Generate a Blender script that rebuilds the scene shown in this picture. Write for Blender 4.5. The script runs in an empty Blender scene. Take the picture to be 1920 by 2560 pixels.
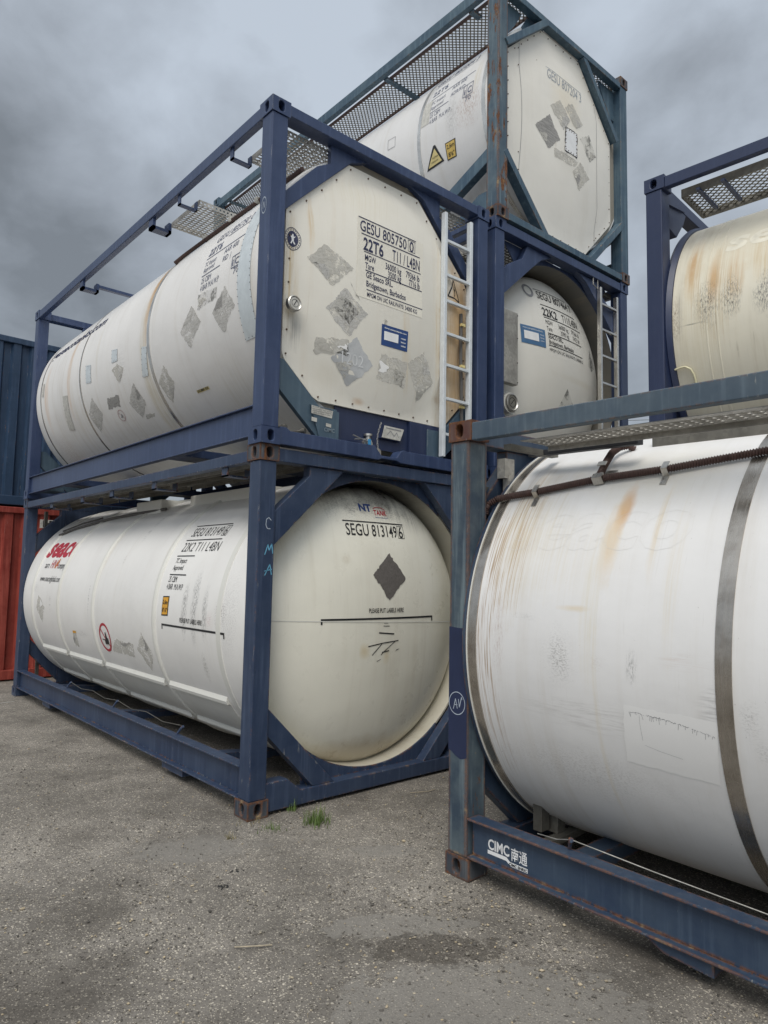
import bpy, bmesh, math, random
import numpy as np
from mathutils import Vector, Matrix

# ---------------------------------------------------------------- camera, world, sun
SC = bpy.context.scene
COL = SC.collection
R = math.radians

def setup_camera():
    yaw, pitch, roll, f = 0.7196, 0.0881, 0.0191, 1752.74
    cy, sy, cp, sp = math.cos(yaw), math.sin(yaw), math.cos(pitch), math.sin(pitch)
    fw = Vector((sy*cp, cy*cp, sp)); rt = Vector((cy, -sy, 0)); up = rt.cross(fw)
    c, s = math.cos(roll), math.sin(roll)
    r2, u2 = rt*c + up*s, up*c - rt*s
    cam = bpy.data.cameras.new('camera'); o = bpy.data.objects.new('camera', cam); COL.objects.link(o)
    m = Matrix((r2, u2, -fw)).transposed().to_4x4(); m.translation = Vector((-2.5589, -4.2567, 1.6815))
    o.matrix_world = m
    cam.sensor_fit = 'VERTICAL'; cam.sensor_height = 36; cam.lens = 36*f/2560
    cam.clip_start = 0.05; cam.clip_end = 3000
    SC.camera = o
setup_camera()
SC.render.resolution_x, SC.render.resolution_y = 768, 1024
SC.view_settings.view_transform = 'Standard'; SC.view_settings.look = 'None'
SC.view_settings.exposure = 0.28; SC.view_settings.gamma = 1; SC.view_settings.use_curve_mapping = False

SUN_AZ = math.atan2(-0.80, -0.60)      # compass angle from +Y towards +X
SUN_EL = R(52)
SUN_DIR = Vector((math.sin(SUN_AZ)*math.cos(SUN_EL), math.cos(SUN_AZ)*math.cos(SUN_EL), math.sin(SUN_EL)))

def setup_sun():
    l = bpy.data.lights.new('sun', 'SUN'); l.energy = 1.5; l.angle = R(35); l.color = (1.0, 0.94, 0.85)
    o = bpy.data.objects.new('sun', l); COL.objects.link(o)
    o.rotation_euler = (-SUN_DIR).to_track_quat('-Z', 'Y').to_euler()
    o.location = (-20, -20, 30)
setup_sun()

# ---------------------------------------------------------------- node helper
class NT:
    def __init__(s, tree): s.t = tree; s.l = tree.links
    def n(s, typ, ins=None, **props):
        x = s.t.nodes.new('ShaderNode'+typ)
        for k, v in props.items(): setattr(x, k, v)
        if ins:
            for k, v in ins.items():
                sock = x.inputs[k]
                if isinstance(v, bpy.types.NodeSocket): s.l.new(v, sock)
                else:
                    if isinstance(v, (tuple, list)) and len(v) == 3 and sock.type == 'RGBA': v = (*v, 1)
                    sock.default_value = v
        return x
    def math(s, op, a, b=0.0, c=None, clamp=False):
        d = {0: a, 1: b}
        if c is not None: d[2] = c
        return s.n('Math', d, operation=op, use_clamp=clamp).outputs[0]
    def mix(s, f, a, b, blend='MIX'):
        return s.n('Mix', {0: f, 6: a, 7: b}, data_type='RGBA', blend_type=blend).outputs[2]
    def ramp(s, v, lo, hi, a=0.0, b=1.0):
        return s.n('MapRange', {0: v, 1: lo, 2: hi, 3: a, 4: b}, clamp=True).outputs[0]
    def noise(s, vec, scale, detail=4, rough=0.55, dist=0.0, dim='3D'):
        return s.n('TexNoise', {'Vector': vec, 'Scale': scale, 'Detail': detail, 'Roughness': rough, 'Distortion': dist}, noise_dimensions=dim).outputs[0]
    def mapv(s, vec, scale=(1, 1, 1), loc=(0, 0, 0)):
        return s.n('Mapping', {'Vector': vec, 'Scale': scale, 'Location': loc}).outputs[0]

def setup_world():
    w = bpy.data.worlds.new('World'); SC.world = w; w.use_nodes = True
    t = w.node_tree; t.nodes.clear(); g = NT(t)
    sky = g.n('TexSky', sky_type='NISHITA', sun_disc=False)
    sky.sun_elevation = SUN_EL; sky.sun_rotation = SUN_AZ; sky.air_density = 1.0; sky.dust_density = 2.0
    d = g.n('TexCoord').outputs['Generated']
    sep = g.n('SeparateXYZ', {0: d}); z = g.math('MAXIMUM', sep.outputs[2], 0.0)
    den = g.math('ADD', z, 0.30)
    p = g.n('CombineXYZ', {0: g.math('DIVIDE', sep.outputs[0], den), 1: g.math('DIVIDE', sep.outputs[1], den), 2: 0.0}).outputs[0]
    big = g.noise(g.mapv(d, (1, 1, 1.25), (3.1, 0.7, 0)), 2.6, 4, 0.5, 0.2)
    fine = g.noise(g.mapv(d, (1, 1, 1.3), (8.3, 4.2, 2)), 6.0, 8, 0.56, 0.25)
    v = g.math('ADD', g.math('MULTIPLY', big, 0.66), g.math('MULTIPLY', fine, 0.34))
    # heavy dark bank low on the left of the view, brighter cloud overhead
    def lobe(vec, lo, hi):
        dt = g.n('VectorMath', {0: d, 1: Vector(vec).normalized()}, operation='DOT_PRODUCT').outputs['Value']
        return g.ramp(dt, lo, hi)
    dark = lobe((0.16, 0.92, 0.34), 0.88, 1.0)
    dark2 = lobe((0.88, 0.33, 0.42), 0.955, 1.0)
    lite = lobe((0.50, 0.60, 0.62), 0.86, 1.0)
    v = g.math('ADD', v, g.math('MULTIPLY', lite, 0.09))
    v = g.math('SUBTRACT', v, g.math('MULTIPLY', dark, 0.15))
    v = g.math('SUBTRACT', v, g.math('MULTIPLY', dark2, 0.10))
    c = g.n('ValToRGB', {0: v})
    e = c.color_ramp.elements
    e[0].position = 0.33; e[0].color = (1.75, 1.94, 2.15, 1)
    e[1].position = 0.61; e[1].color = (4.6, 5.15, 5.85, 1)
    m = e.new(0.45); m.color = (2.95, 3.27, 3.68, 1)
    # pale strip of clearer air close to the horizon
    low = g.ramp(z, 0.0, 0.16, 1.0, 0.0)
    cl = g.mix(g.math('MULTIPLY', low, 0.55), c.outputs[0], (3.2, 3.5, 3.8, 1))
    # the cloud is thin and bright around the sun, behind the viewer
    br = lobe(SUN_DIR, 0.15, 1.0)
    br = g.math('ADD', g.math('MULTIPLY', g.math('POWER', br, 1.6), 1.5), 1.0)
    cl = g.n('VectorMath', {0: cl, 'Scale': br}, operation='SCALE').outputs[0]
    warm = g.mix(g.math('MULTIPLY', g.math('SUBTRACT', br, 1.0), 0.67, clamp=True), (1, 1, 1), (1.06, 1.0, 0.91)); cl = g.n('VectorMath', {0: cl, 1: warm}, operation='MULTIPLY').outputs[0]
    cl = g.mix(0.92, sky.outputs[0], cl)
    below = g.ramp(sep.outputs[2], -0.02, 0.0)
    cl = g.mix(below, (1.2, 1.15, 1.1, 1), cl)
    bg = g.n('Background', {0: cl, 1: 0.10})
    out = g.n('OutputWorld', {0: bg.outputs[0]})
setup_world()

# ---------------------------------------------------------------- mesh helpers
class MB:
    """collects shapes and links them as ONE mesh object"""
    def __init__(s): s.v = []; s.f = []
    def add(s, v, f):
        o = len(s.v); s.v += [tuple(p) for p in v]; s.f += [tuple(i+o for i in q) for q in f]; return s
    def box(s, x0, x1, y0, y1, z0, z1):
        return s.add([(x0,y0,z0),(x1,y0,z0),(x1,y1,z0),(x0,y1,z0),(x0,y0,z1),(x1,y0,z1),(x1,y1,z1),(x0,y1,z1)],
                     [(0,3,2,1),(4,5,6,7),(0,1,5,4),(1,2,6,5),(2,3,7,6),(3,0,4,7)])
    def prism(s, poly, ax, a, b):
        def P(p, w): return (w, p[0], p[1]) if ax == 'x' else (p[0], w, p[1]) if ax == 'y' else (p[0], p[1], w)
        n = len(poly)
        return s.add([P(p, a) for p in poly]+[P(p, b) for p in poly],
                     [tuple(range(n)), tuple(range(2*n-1, n-1, -1))]+[(i, (i+1) % n, n+(i+1) % n, n+i) for i in range(n)])
    def beam(s, p, q, w, h, up=(0, 0, 1)):
        p, q = Vector(p), Vector(q); d = (q-p).normalized(); a = d.cross(Vector(up))
        if a.length < 1e-4: a = d.cross(Vector((0, 1, 0)))
        a.normalize(); b = a.cross(d); v = []
        for c in (p, q):
            for i, j in ((-1,-1),(1,-1),(1,1),(-1,1)): v.append(c+a*(i*w/2)+b*(j*h/2))
        return s.add(v, [(0,3,2,1),(4,5,6,7),(0,1,5,4),(1,2,6,5),(2,3,7,6),(3,0,4,7)])
    def tube(s, pts, r, n=8, rib=None):
        pts = [Vector(p) for p in pts]; prev = None; v = []; m = len(pts)
        for i, p in enumerate(pts):
            d = (pts[min(i+1, m-1)]-pts[max(i-1, 0)]).normalized()
            a = prev - d*prev.dot(d) if prev else d.orthogonal()
            a.normalize(); b = d.cross(a); prev = a
            rr = r if rib is None else (r if i % 2 else r*rib)
            for k in range(n):
                t = 2*math.pi*k/n; v.append(p+(a*math.cos(t)+b*math.sin(t))*rr)
        f = [(i*n+k, i*n+(k+1) % n, (i+1)*n+(k+1) % n, (i+1)*n+k) for i in range(m-1) for k in range(n)]
        f += [tuple(range(n-1, -1, -1)), tuple(range((m-1)*n, m*n))]
        return s.add(v, f)
    def lathe(s, prof, x0, z0, n=96, a0=0, a1=360):
        """prof: (radius, y) pairs turned about the y axis at (x0, z0); angle 0 = -x, up positive"""
        full = abs(a1-a0-360) < 1e-6; k = n if full else n+1; v = []; f = []
        for r, y in prof:
            for i in range(k):
                t = R(a0+(a1-a0)*i/n); v.append((x0-r*math.cos(t), y, z0+r*math.sin(t)))
        for j in range(len(prof)-1):
            for i in range(n):
                i2 = (i+1) % k; f.append((j*k+i, j*k+i2, (j+1)*k+i2, (j+1)*k+i))
        return s.add(v, f)
    def build(s, name, mat, parent=None, smooth=False, bevel=0.0, sg=1, angle=35, weld=True):
        me = bpy.data.meshes.new(name)
        me.from_pydata([(x, y*sg, z) for x, y, z in s.v], [], s.f)
        bm = bmesh.new(); bm.from_mesh(me)
        if weld: bmesh.ops.remove_doubles(bm, verts=bm.verts, dist=1e-5)
        bmesh.ops.recalc_face_normals(bm, faces=bm.faces)
        if smooth:
            lim = R(angle)
            for fc in bm.faces: fc.smooth = True
            for ed in bm.edges:
                if len(ed.link_faces) == 2 and ed.calc_face_angle(0) > lim: ed.smooth = False
        bm.to_mesh(me); bm.free()
        me.materials.append(mat)
        o = bpy.data.objects.new(name, me); COL.objects.link(o)
        if parent: o.parent = parent
        if bevel:
            b = o.modifiers.new('bevel', 'BEVEL'); b.width = bevel; b.segments = 2; b.limit_method = 'ANGLE'; b.angle_limit = R(40); b.harden_normals = False
        return o

def thing(name, label, cat, loc=(0, 0, 0), rot=(0, 0, 0), group=None):
    o = bpy.data.objects.new(name, None); COL.objects.link(o); o.location = loc; o.rotation_euler = rot
    o.empty_display_size = 0.2; o['label'] = label; o['category'] = cat
    if group: o['group'] = group
    return o
def tag(o, label, cat, group=None):
    o['label'] = label; o['category'] = cat
    if group: o['group'] = group
    return o

# ---- lettering: flat outlines turned into meshes, then laid on a curved or flat surface
_FC = {}
def glyphs(text, bold=0.0):
    key = (text, bold)
    if key in _FC: return _FC[key]
    cu = bpy.data.curves.new('txt', 'FONT'); cu.body = text; cu.size = 1.0; cu.offset = bold; cu.resolution_u = 3; cu.fill_mode = 'FRONT'
    ob = bpy.data.objects.new('txt', cu); COL.objects.link(ob)
    dg = bpy.context.evaluated_depsgraph_get(); dg.update()
    me = ob.evaluated_get(dg).to_mesh()
    v = np.array([x.co[:2] for x in me.vertices]); f = [tuple(p.vertices) for p in me.polygons]
    ob.evaluated_get(dg).to_mesh_clear()
    bpy.data.objects.remove(ob); bpy.data.curves.remove(cu)
    _FC[key] = (v, f); return _FC[key]
CAP = None
def text_flat(s, width, cap, u0, v0, shear=0.0, bold=0.0):
    global CAP
    if CAP is None: CAP = np.ptp(glyphs('H')[0][:, 1])
    v, f = glyphs(s, bold)
    if len(v) == 0: return [], []
    w = np.ptp(v[:, 0]); k = cap/CAP; kx = width/w
    b = np.median([0.0])
    return [(u0+(x-v[:, 0].min())*kx + shear*(y)*k, v0+y*k) for x, y in v], f
class Decal:
    """collects flat (u, v) shapes, cuts them finely and wraps them through a surface function"""
    def __init__(s, fn, e=0.0025, step=0.05): s.fn = fn; s.e = e; s.step = step; s.v = []; s.f = []
    def poly(s, pts):
        o = len(s.v); s.v += [tuple(p) for p in pts]; s.f.append(tuple(range(o, o+len(pts)))); return s
    def torn(s, pts, amp=0.010, seed=0, cut=0.12):
        """a polygon with ragged, partly torn-off edges"""
        rnd = random.Random(seed+len(s.v)+int(1e4*abs(pts[0][0]+pts[0][1]))); q = []; n = len(pts)
        for i in range(n):
            (a, b), (c, d) = pts[i], pts[(i+1) % n]; L = math.hypot(c-a, d-b); k = max(3, int(L/0.016)); nx, ny = -(d-b)/L, (c-a)/L
            off = 0.0
            for j in range(k):
                t = j/k
                off = 0.6*off+rnd.gauss(0, amp*0.45)
                if rnd.random() < 0.03: off += rnd.uniform(-1.5, 1.5)*amp
                q.append((a+(c-a)*t+nx*off, b+(d-b)*t+ny*off))
        bm = bmesh.new(); vs = [bm.verts.new((x, y, 0)) for x, y in q]; es = [bm.edges.new((vs[i], vs[(i+1) % len(vs)])) for i in range(len(vs))]
        f = bmesh.ops.triangle_fill(bm, edges=es, use_beauty=True)
        bm.verts.index_update(); o = len(s.v); s.v += [(v.co.x, v.co.y) for v in bm.verts]; s.f += [tuple(o+v.index for v in fc.verts) for fc in bm.faces]; bm.free(); return s
    def rect(s, u0, u1, v0, v1): return s.poly([(u0, v0), (u1, v0), (u1, v1), (u0, v1)])
    def ring(s, cu, cv, ro, ri, n=40, sv=1.0):
        o = len(s.v)
        for i in range(n):
            t = 2*math.pi*i/n; s.v += [(cu+ro*math.cos(t), cv+ro*sv*math.sin(t)), (cu+ri*math.cos(t), cv+ri*sv*math.sin(t))]
        s.f += [(o+2*i, o+2*((i+1) % n), o+2*((i+1) % n)+1, o+2*i+1) for i in range(n)]; return s
    def line(s, pts, w):
        for (a, b), (c, d) in zip(pts, pts[1:]):
            l = math.hypot(c-a, d-b) or 1; nx, ny = -(d-b)/l*w/2, (c-a)/l*w/2
            s.poly([(a+nx, b+ny), (a-nx, b-ny), (c-nx, d-ny), (c+nx, d+ny)])
        return s
    def text(s, t, u0, v0, width, cap, shear=0.0, bold=0.0):
        v, f = text_flat(t, width, cap, u0, v0, shear, bold)
        o = len(s.v); s.v += v; s.f += [tuple(i+o for i in q) for q in f]; return s
    def build(s, name, mat, parent, sg=1, label=None, clip=None):
        bm = bmesh.new(); vs = [bm.verts.new((u, v, 0)) for u, v in s.v]
        for q in s.f:
            try: bm.faces.new([vs[i] for i in q])
            except ValueError: pass
        us = [p[0] for p in s.v]; ws = [p[1] for p in s.v]
        for ax, lo, hi in ((0, min(us), max(us)), (1, min(ws), max(ws))):
            k = math.ceil(lo/s.step)*s.step
            while k < hi:
                no = Vector((1, 0, 0)) if ax == 0 else Vector((0, 1, 0))
                bmesh.ops.bisect_plane(bm, geom=bm.verts[:]+bm.edges[:]+bm.faces[:], dist=1e-5, plane_co=no*k, plane_no=no); k += s.step
        if clip is not None:
            bmesh.ops.bisect_plane(bm, geom=bm.verts[:]+bm.edges[:]+bm.faces[:], dist=1e-5, plane_co=(clip, 0, 0), plane_no=(1, 0, 0), clear_outer=True)
        for v in bm.verts:
            x, y, z = s.fn(v.co.x, v.co.y, s.e); v.co = (x, y*sg, z)
        me = bpy.data.meshes.new(name); bm.to_mesh(me); bm.free(); me.materials.append(mat)
        for p in me.polygons: p.use_smooth = True
        o = bpy.data.objects.new(name, me); COL.objects.link(o); o.parent = parent
        if label: o['label'] = label
        return o
def on_plane(y, ext=0):
    return lambda u, v, e: (u, y-e, v)
def on_side(x):                        # u runs to the reader's right = towards -y
    return lambda u, v, e: (x-e, -u, v)
def on_cyl(x0, z0, r):                 # v is arc length, 0 at the widest point of the left side
    return lambda u, v, e: (x0-(r+e)*math.cos(v/r), -u, z0+(r+e)*math.sin(v/r))
def on_dome(x0, yc, z0, r, b):
    def fn(u, v, e):
        q = max(0.02, 1-((u-x0)/r)**2-((v-z0)/r)**2)
        return (u, yc-b*math.sqrt(q)-e*1.3, v)
    return fn
# ---------------------------------------------------------------- materials
def newmat(name):
    m = bpy.data.materials.new(name); m.use_nodes = True; t = m.node_tree; t.nodes.clear(); g = NT(t)
    return m, g
def finish(m, g, col, rough=0.5, metal=0.0, bump=None, bstr=0.2, bdist=0.002, alpha=None, spec=0.5):
    ins = {'Base Color': col, 'Roughness': rough, 'Metallic': metal, 'Specular IOR Level': spec}
    if bump is not None: ins['Normal'] = g.n('Bump', {'Strength': bstr, 'Distance': bdist, 'Height': bump}).outputs[0]
    if alpha is not None: ins['Alpha'] = alpha
    b = g.n('BsdfPrincipled', ins)
    g.n('OutputMaterial', {0: b.outputs[0]}); return m
def plain(name, col, rough=0.5, metal=0.0, var=0.12, scale=14):
    m, g = newmat(name); o = g.n('TexCoord').outputs['Object']
    nz = g.noise(o, scale, 5)
    c = g.mix(g.ramp(nz, 0.3, 0.7), tuple(x*(1-var) for x in col), tuple(min(1, x*(1+var)) for x in col))
    return finish(m, g, c, g.ramp(nz, 0.2, 0.8, max(0.05, rough-0.08), rough+0.08), metal)

def paint(name, col, fade, wear=0.5, rust=0.3, chip=0.3, rough=0.42, seed=0.0, streak=0.3, patchy=0.0, er=0.022):
    """brushed steel-frame paint: fading, run marks, chipped edges, rust where the edges are chipped"""
    m, g = newmat(name); o0 = g.n('TexCoord').outputs['Object']
    o = g.mapv(o0, loc=(seed, seed*1.7, seed*0.6))
    n1 = g.noise(o, 1.6, 5, 0.6); n2 = g.noise(o, 9, 6, 0.65); n3 = g.noise(o, 38, 5, 0.7)
    run = g.noise(g.mapv(o, (26, 26, 1.6)), 1.0, 4, 0.6)
    c = g.mix(g.math('MULTIPLY', g.ramp(g.math('ADD', g.math('MULTIPLY', n1, 0.6), g.math('MULTIPLY', n2, 0.4)), 0.38, 0.62), wear, clamp=True), col, fade)
    c = g.mix(g.math('MULTIPLY', g.ramp(run, 0.52, 0.72), streak), c, tuple(min(1, x*1.7+0.02) for x in fade))
    c = g.mix(g.math('MULTIPLY', g.ramp(run, 0.46, 0.30), 0.45*streak), c, tuple(x*0.55 for x in col))
    bev = g.n('Bevel', {'Radius': er}, samples=5).outputs[0]
    geo = g.n('NewGeometry').outputs['True Normal']
    dt = g.n('VectorMath', {0: bev, 1: geo}, operation='DOT_PRODUCT').outputs['Value']
    edge = g.ramp(dt, 0.999, 0.90)
    # bare scrapes, pale
    sc = g.noise(g.mapv(o, (55, 55, 7)), 1.0, 5, 0.7)
    scm = g.math('MULTIPLY', g.ramp(g.math('ADD', sc, g.math('MULTIPLY', edge, 0.10)), 0.70-0.05*chip, 0.73), chip, clamp=True)
    c = g.mix(scm, c, (0.46, 0.45, 0.40))
    rm = g.math('ADD', g.math('MULTIPLY', edge, 0.34*rust), g.math('MULTIPLY', n2, 0.55))
    rm = g.math('ADD', rm, g.math('MULTIPLY', n3, 0.42))
    rm = g.math('ADD', rm, g.math('MULTIPLY', g.math('SUBTRACT', run, 0.5), 0.35))
    rmask = g.ramp(rm, 0.735-0.10*rust, 0.775-0.10*rust)
    rmask = g.math('MULTIPLY', rmask, min(1.0, rust*2.2), clamp=True)
    if patchy:
        pn = g.noise(g.mapv(o, (9, 9, 3.2), (5, 2, 1)), 1.0, 7, 0.68, 0.3)
        rmask = g.math('MAXIMUM', rmask, g.ramp(pn, 0.66-0.2*patchy, 0.70-0.2*patchy))
    rc = g.mix(g.ramp(n3, 0.35, 0.65), (0.060, 0.024, 0.013), (0.21, 0.085, 0.032))
    rc = g.mix(g.ramp(n2, 0.58, 0.7), rc, (0.34, 0.23, 0.11))
    c = g.mix(rmask, c, rc)
    ro = g.math('ADD', g.math('ADD', rough-0.06, g.math('MULTIPLY', n2, 0.16)), g.math('MULTIPLY', rmask, 0.35), clamp=True)
    h = g.math('ADD', g.math('MULTIPLY', rmask, -0.6), g.math('MULTIPLY', n2, 0.5))
    return finish(m, g, c, ro, 0.0, h, 0.25, 0.003)

def clad(name, base, stains=(), grime=0.35, ax='y', wz=1.30, rough=0.38, seed=0.0, specks=0.5, tone=(0.42, 0.35, 0.24)):
    """painted tank cladding. stains: (u, z, su, sz, colour, strength, kind) in metres on the (ax, z) plane"""
    m, g = newmat(name); o0 = g.n('TexCoord').outputs['Object']; o = g.mapv(o0, loc=(seed, seed*2.3, seed*0.7))
    n1 = g.noise(o, 1.1, 5, 0.6); n15 = g.noise(o, 3.2, 2, 0.4); n2 = g.noise(o, 7, 6, 0.65); n3 = g.noise(o, 60, 4, 0.7)
    sc = (0.7, 11, 0.7) if ax == 'y' else (11, 0.7, 0.7)
    run = g.noise(g.mapv(o, sc), 1.0, 6, 0.65)
    sc2 = (2.0, 70, 2.0) if ax == 'y' else (70, 2.0, 2.0)
    runf = g.noise(g.mapv(o, sc2), 1.0, 4, 0.6)
    c = g.mix(g.ramp(n1, 0.35, 0.7), base, tuple(x*0.90 for x in base))
    gm = g.math('MULTIPLY', g.ramp(run, 0.50, 0.80), g.ramp(n1, 0.30, 0.62))
    c = g.mix(g.math('MULTIPLY', gm, grime), c, tone)
    gm2 = g.math('MULTIPLY', g.ramp(runf, 0.60, 0.78), g.ramp(n2, 0.45, 0.62))
    c = g.mix(g.math('MULTIPLY', gm2, grime*0.8), c, tuple(x*0.55 for x in tone))
    sp = g.math('MULTIPLY', g.ramp(n3, 0.70, 0.75), specks)
    c = g.mix(sp, c, (0.12, 0.10, 0.08))
    sep = g.n('SeparateXYZ', {0: o0}); u = sep.outputs[1 if ax == 'y' else 0]; zz = sep.outputs[2]
    wob = g.math('MULTIPLY', g.math('SUBTRACT', n2, 0.5), 0.9)
    wob2 = g.math('MULTIPLY', g.math('SUBTRACT', run, 0.5), 0.8)
    for (su0, sz0, su, sz, colr, k, kind) in stains:
        a = g.math('DIVIDE', g.math('SUBTRACT', u, su0), su); b = g.math('DIVIDE', g.math('SUBTRACT', zz, sz0), sz)
        d = g.math('SQRT', g.math('ADD', g.math('MULTIPLY', a, a), g.math('MULTIPLY', b, b)))
        mk = g.ramp(g.math('ADD', d, g.math('ADD', wob, wob2)), 1.0, 0.25)
        if kind == 'scuff':
            s3 = g.noise(g.mapv(o, (70, 70, 150)), 1.0, 6, 0.8)
            mk = g.math('MULTIPLY', g.math('POWER', mk, 1.4), g.ramp(s3, 0.49, 0.58))
        elif kind == 'scuffv':
            s3 = g.noise(g.mapv(o, (150, 150, 30)), 1.0, 6, 0.8)
            mk = g.math('MULTIPLY', mk, g.ramp(s3, 0.48, 0.58))
        elif kind == 'rub':
            s3 = g.noise(g.mapv(o, (4, 4, 60)), 1.0, 4, 0.75)
            mk = g.math('MULTIPLY', mk, g.ramp(s3, 0.46, 0.66))
        elif kind == 'line':
            s3 = g.noise(g.mapv(o, (2.2, 150, 2.2) if ax == 'y' else (150, 2.2, 2.2)), 1.0, 3, 0.6)
            mk = g.math('MULTIPLY', mk, g.ramp(s3, 0.52, 0.60))
        elif kind == 'drip':
            mk = g.math('MULTIPLY', mk, g.ramp(runf, 0.42, 0.62, 0.25, 1.0))
        c = g.mix(g.math('MULTIPLY', mk, k, clamp=True), c, colr)
    ro = g.math('ADD', rough-0.08, g.math('MULTIPLY', n2, 0.22))
    return finish(m, g, c, ro, 0.0, g.math('ADD', g.math('ADD', n1, g.math('MULTIPLY', n15, 0.5)), g.math('MULTIPLY', n2, 0.10)), 0.30, 0.025)

def residue(name, a, b, cover=0.6, seed=0.0, scr=(6, 60, 60), keep=0.9):
    """what is left of a scraped-off placard: grey glue with scraped-through streaks"""
    m, g = newmat(name); o = g.mapv(g.n('TexCoord').outputs['Object'], loc=(seed, seed*1.3, seed*2.1))
    n1 = g.noise(o, 7, 6, 0.65, 0.4); n2 = g.noise(g.mapv(o, scr, ), 1.0, 5, 0.7, 1.4); n3 = g.noise(o, 55, 4, 0.7)
    c = g.mix(g.ramp(n2, 0.35, 0.65), a, b)
    c = g.mix(g.math('MULTIPLY', g.ramp(n3, 0.58, 0.68), 0.5), c, tuple(x*0.4 for x in a))
    v = g.math('ADD', g.math('MULTIPLY', n1, 0.55), g.math('MULTIPLY', n2, 0.45))
    al = g.math('MULTIPLY', g.ramp(v, 0.62-0.28*cover, 0.56-0.28*cover, 1.0, 0.12), keep)
    return finish(m, g, c, 0.7, alpha=al)

def steel(name, col=(0.56, 0.54, 0.50), rough=0.34, seed=0.0, stain=0.3):
    m, g = newmat(name); o = g.mapv(g.n('TexCoord').outputs['Object'], loc=(seed, seed, seed))
    n1 = g.noise(o, 5, 6, 0.65); n2 = g.noise(g.mapv(o, (3, 60, 3)), 1.0, 4, 0.6)
    c = g.mix(g.ramp(n1, 0.35, 0.65), col, tuple(x*0.72 for x in col))
    c = g.mix(g.math('MULTIPLY', g.ramp(n1, 0.5, 0.68), stain), c, (0.22, 0.15, 0.09))
    return finish(m, g, c, g.ramp(n2, 0.3, 0.7, rough-0.08, rough+0.12), 0.9, n2, 0.05, 0.002)
def galv(name, col=(0.30, 0.29, 0.27), rough=0.55):
    m, g = newmat(name); o = g.n('TexCoord').outputs['Object']
    vo = g.n('SeparateColor', {0: g.n('TexVoronoi', {'Vector': o, 'Scale': 45}).outputs['Color']}).outputs[0]; n1 = g.noise(o, 4, 6, 0.65)
    c = g.mix(vo, tuple(x*0.85 for x in col), tuple(x*1.15 for x in col)); c = g.mix(g.ramp(n1, 0.42, 0.68), c, tuple(x*0.6 for x in col))
    return finish(m, g, c, rough, 0.55)

WHITE = (0.80, 0.78, 0.74)
CREAM = (0.76, 0.745, 0.66)
TAN = (0.52, 0.30, 0.11); ORANGE = (0.60, 0.30, 0.09); BROWN = (0.33, 0.19, 0.08); GREY = (0.16, 0.155, 0.15); PALE = (0.60, 0.55, 0.44); MAROON = (0.20, 0.06, 0.05)

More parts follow.
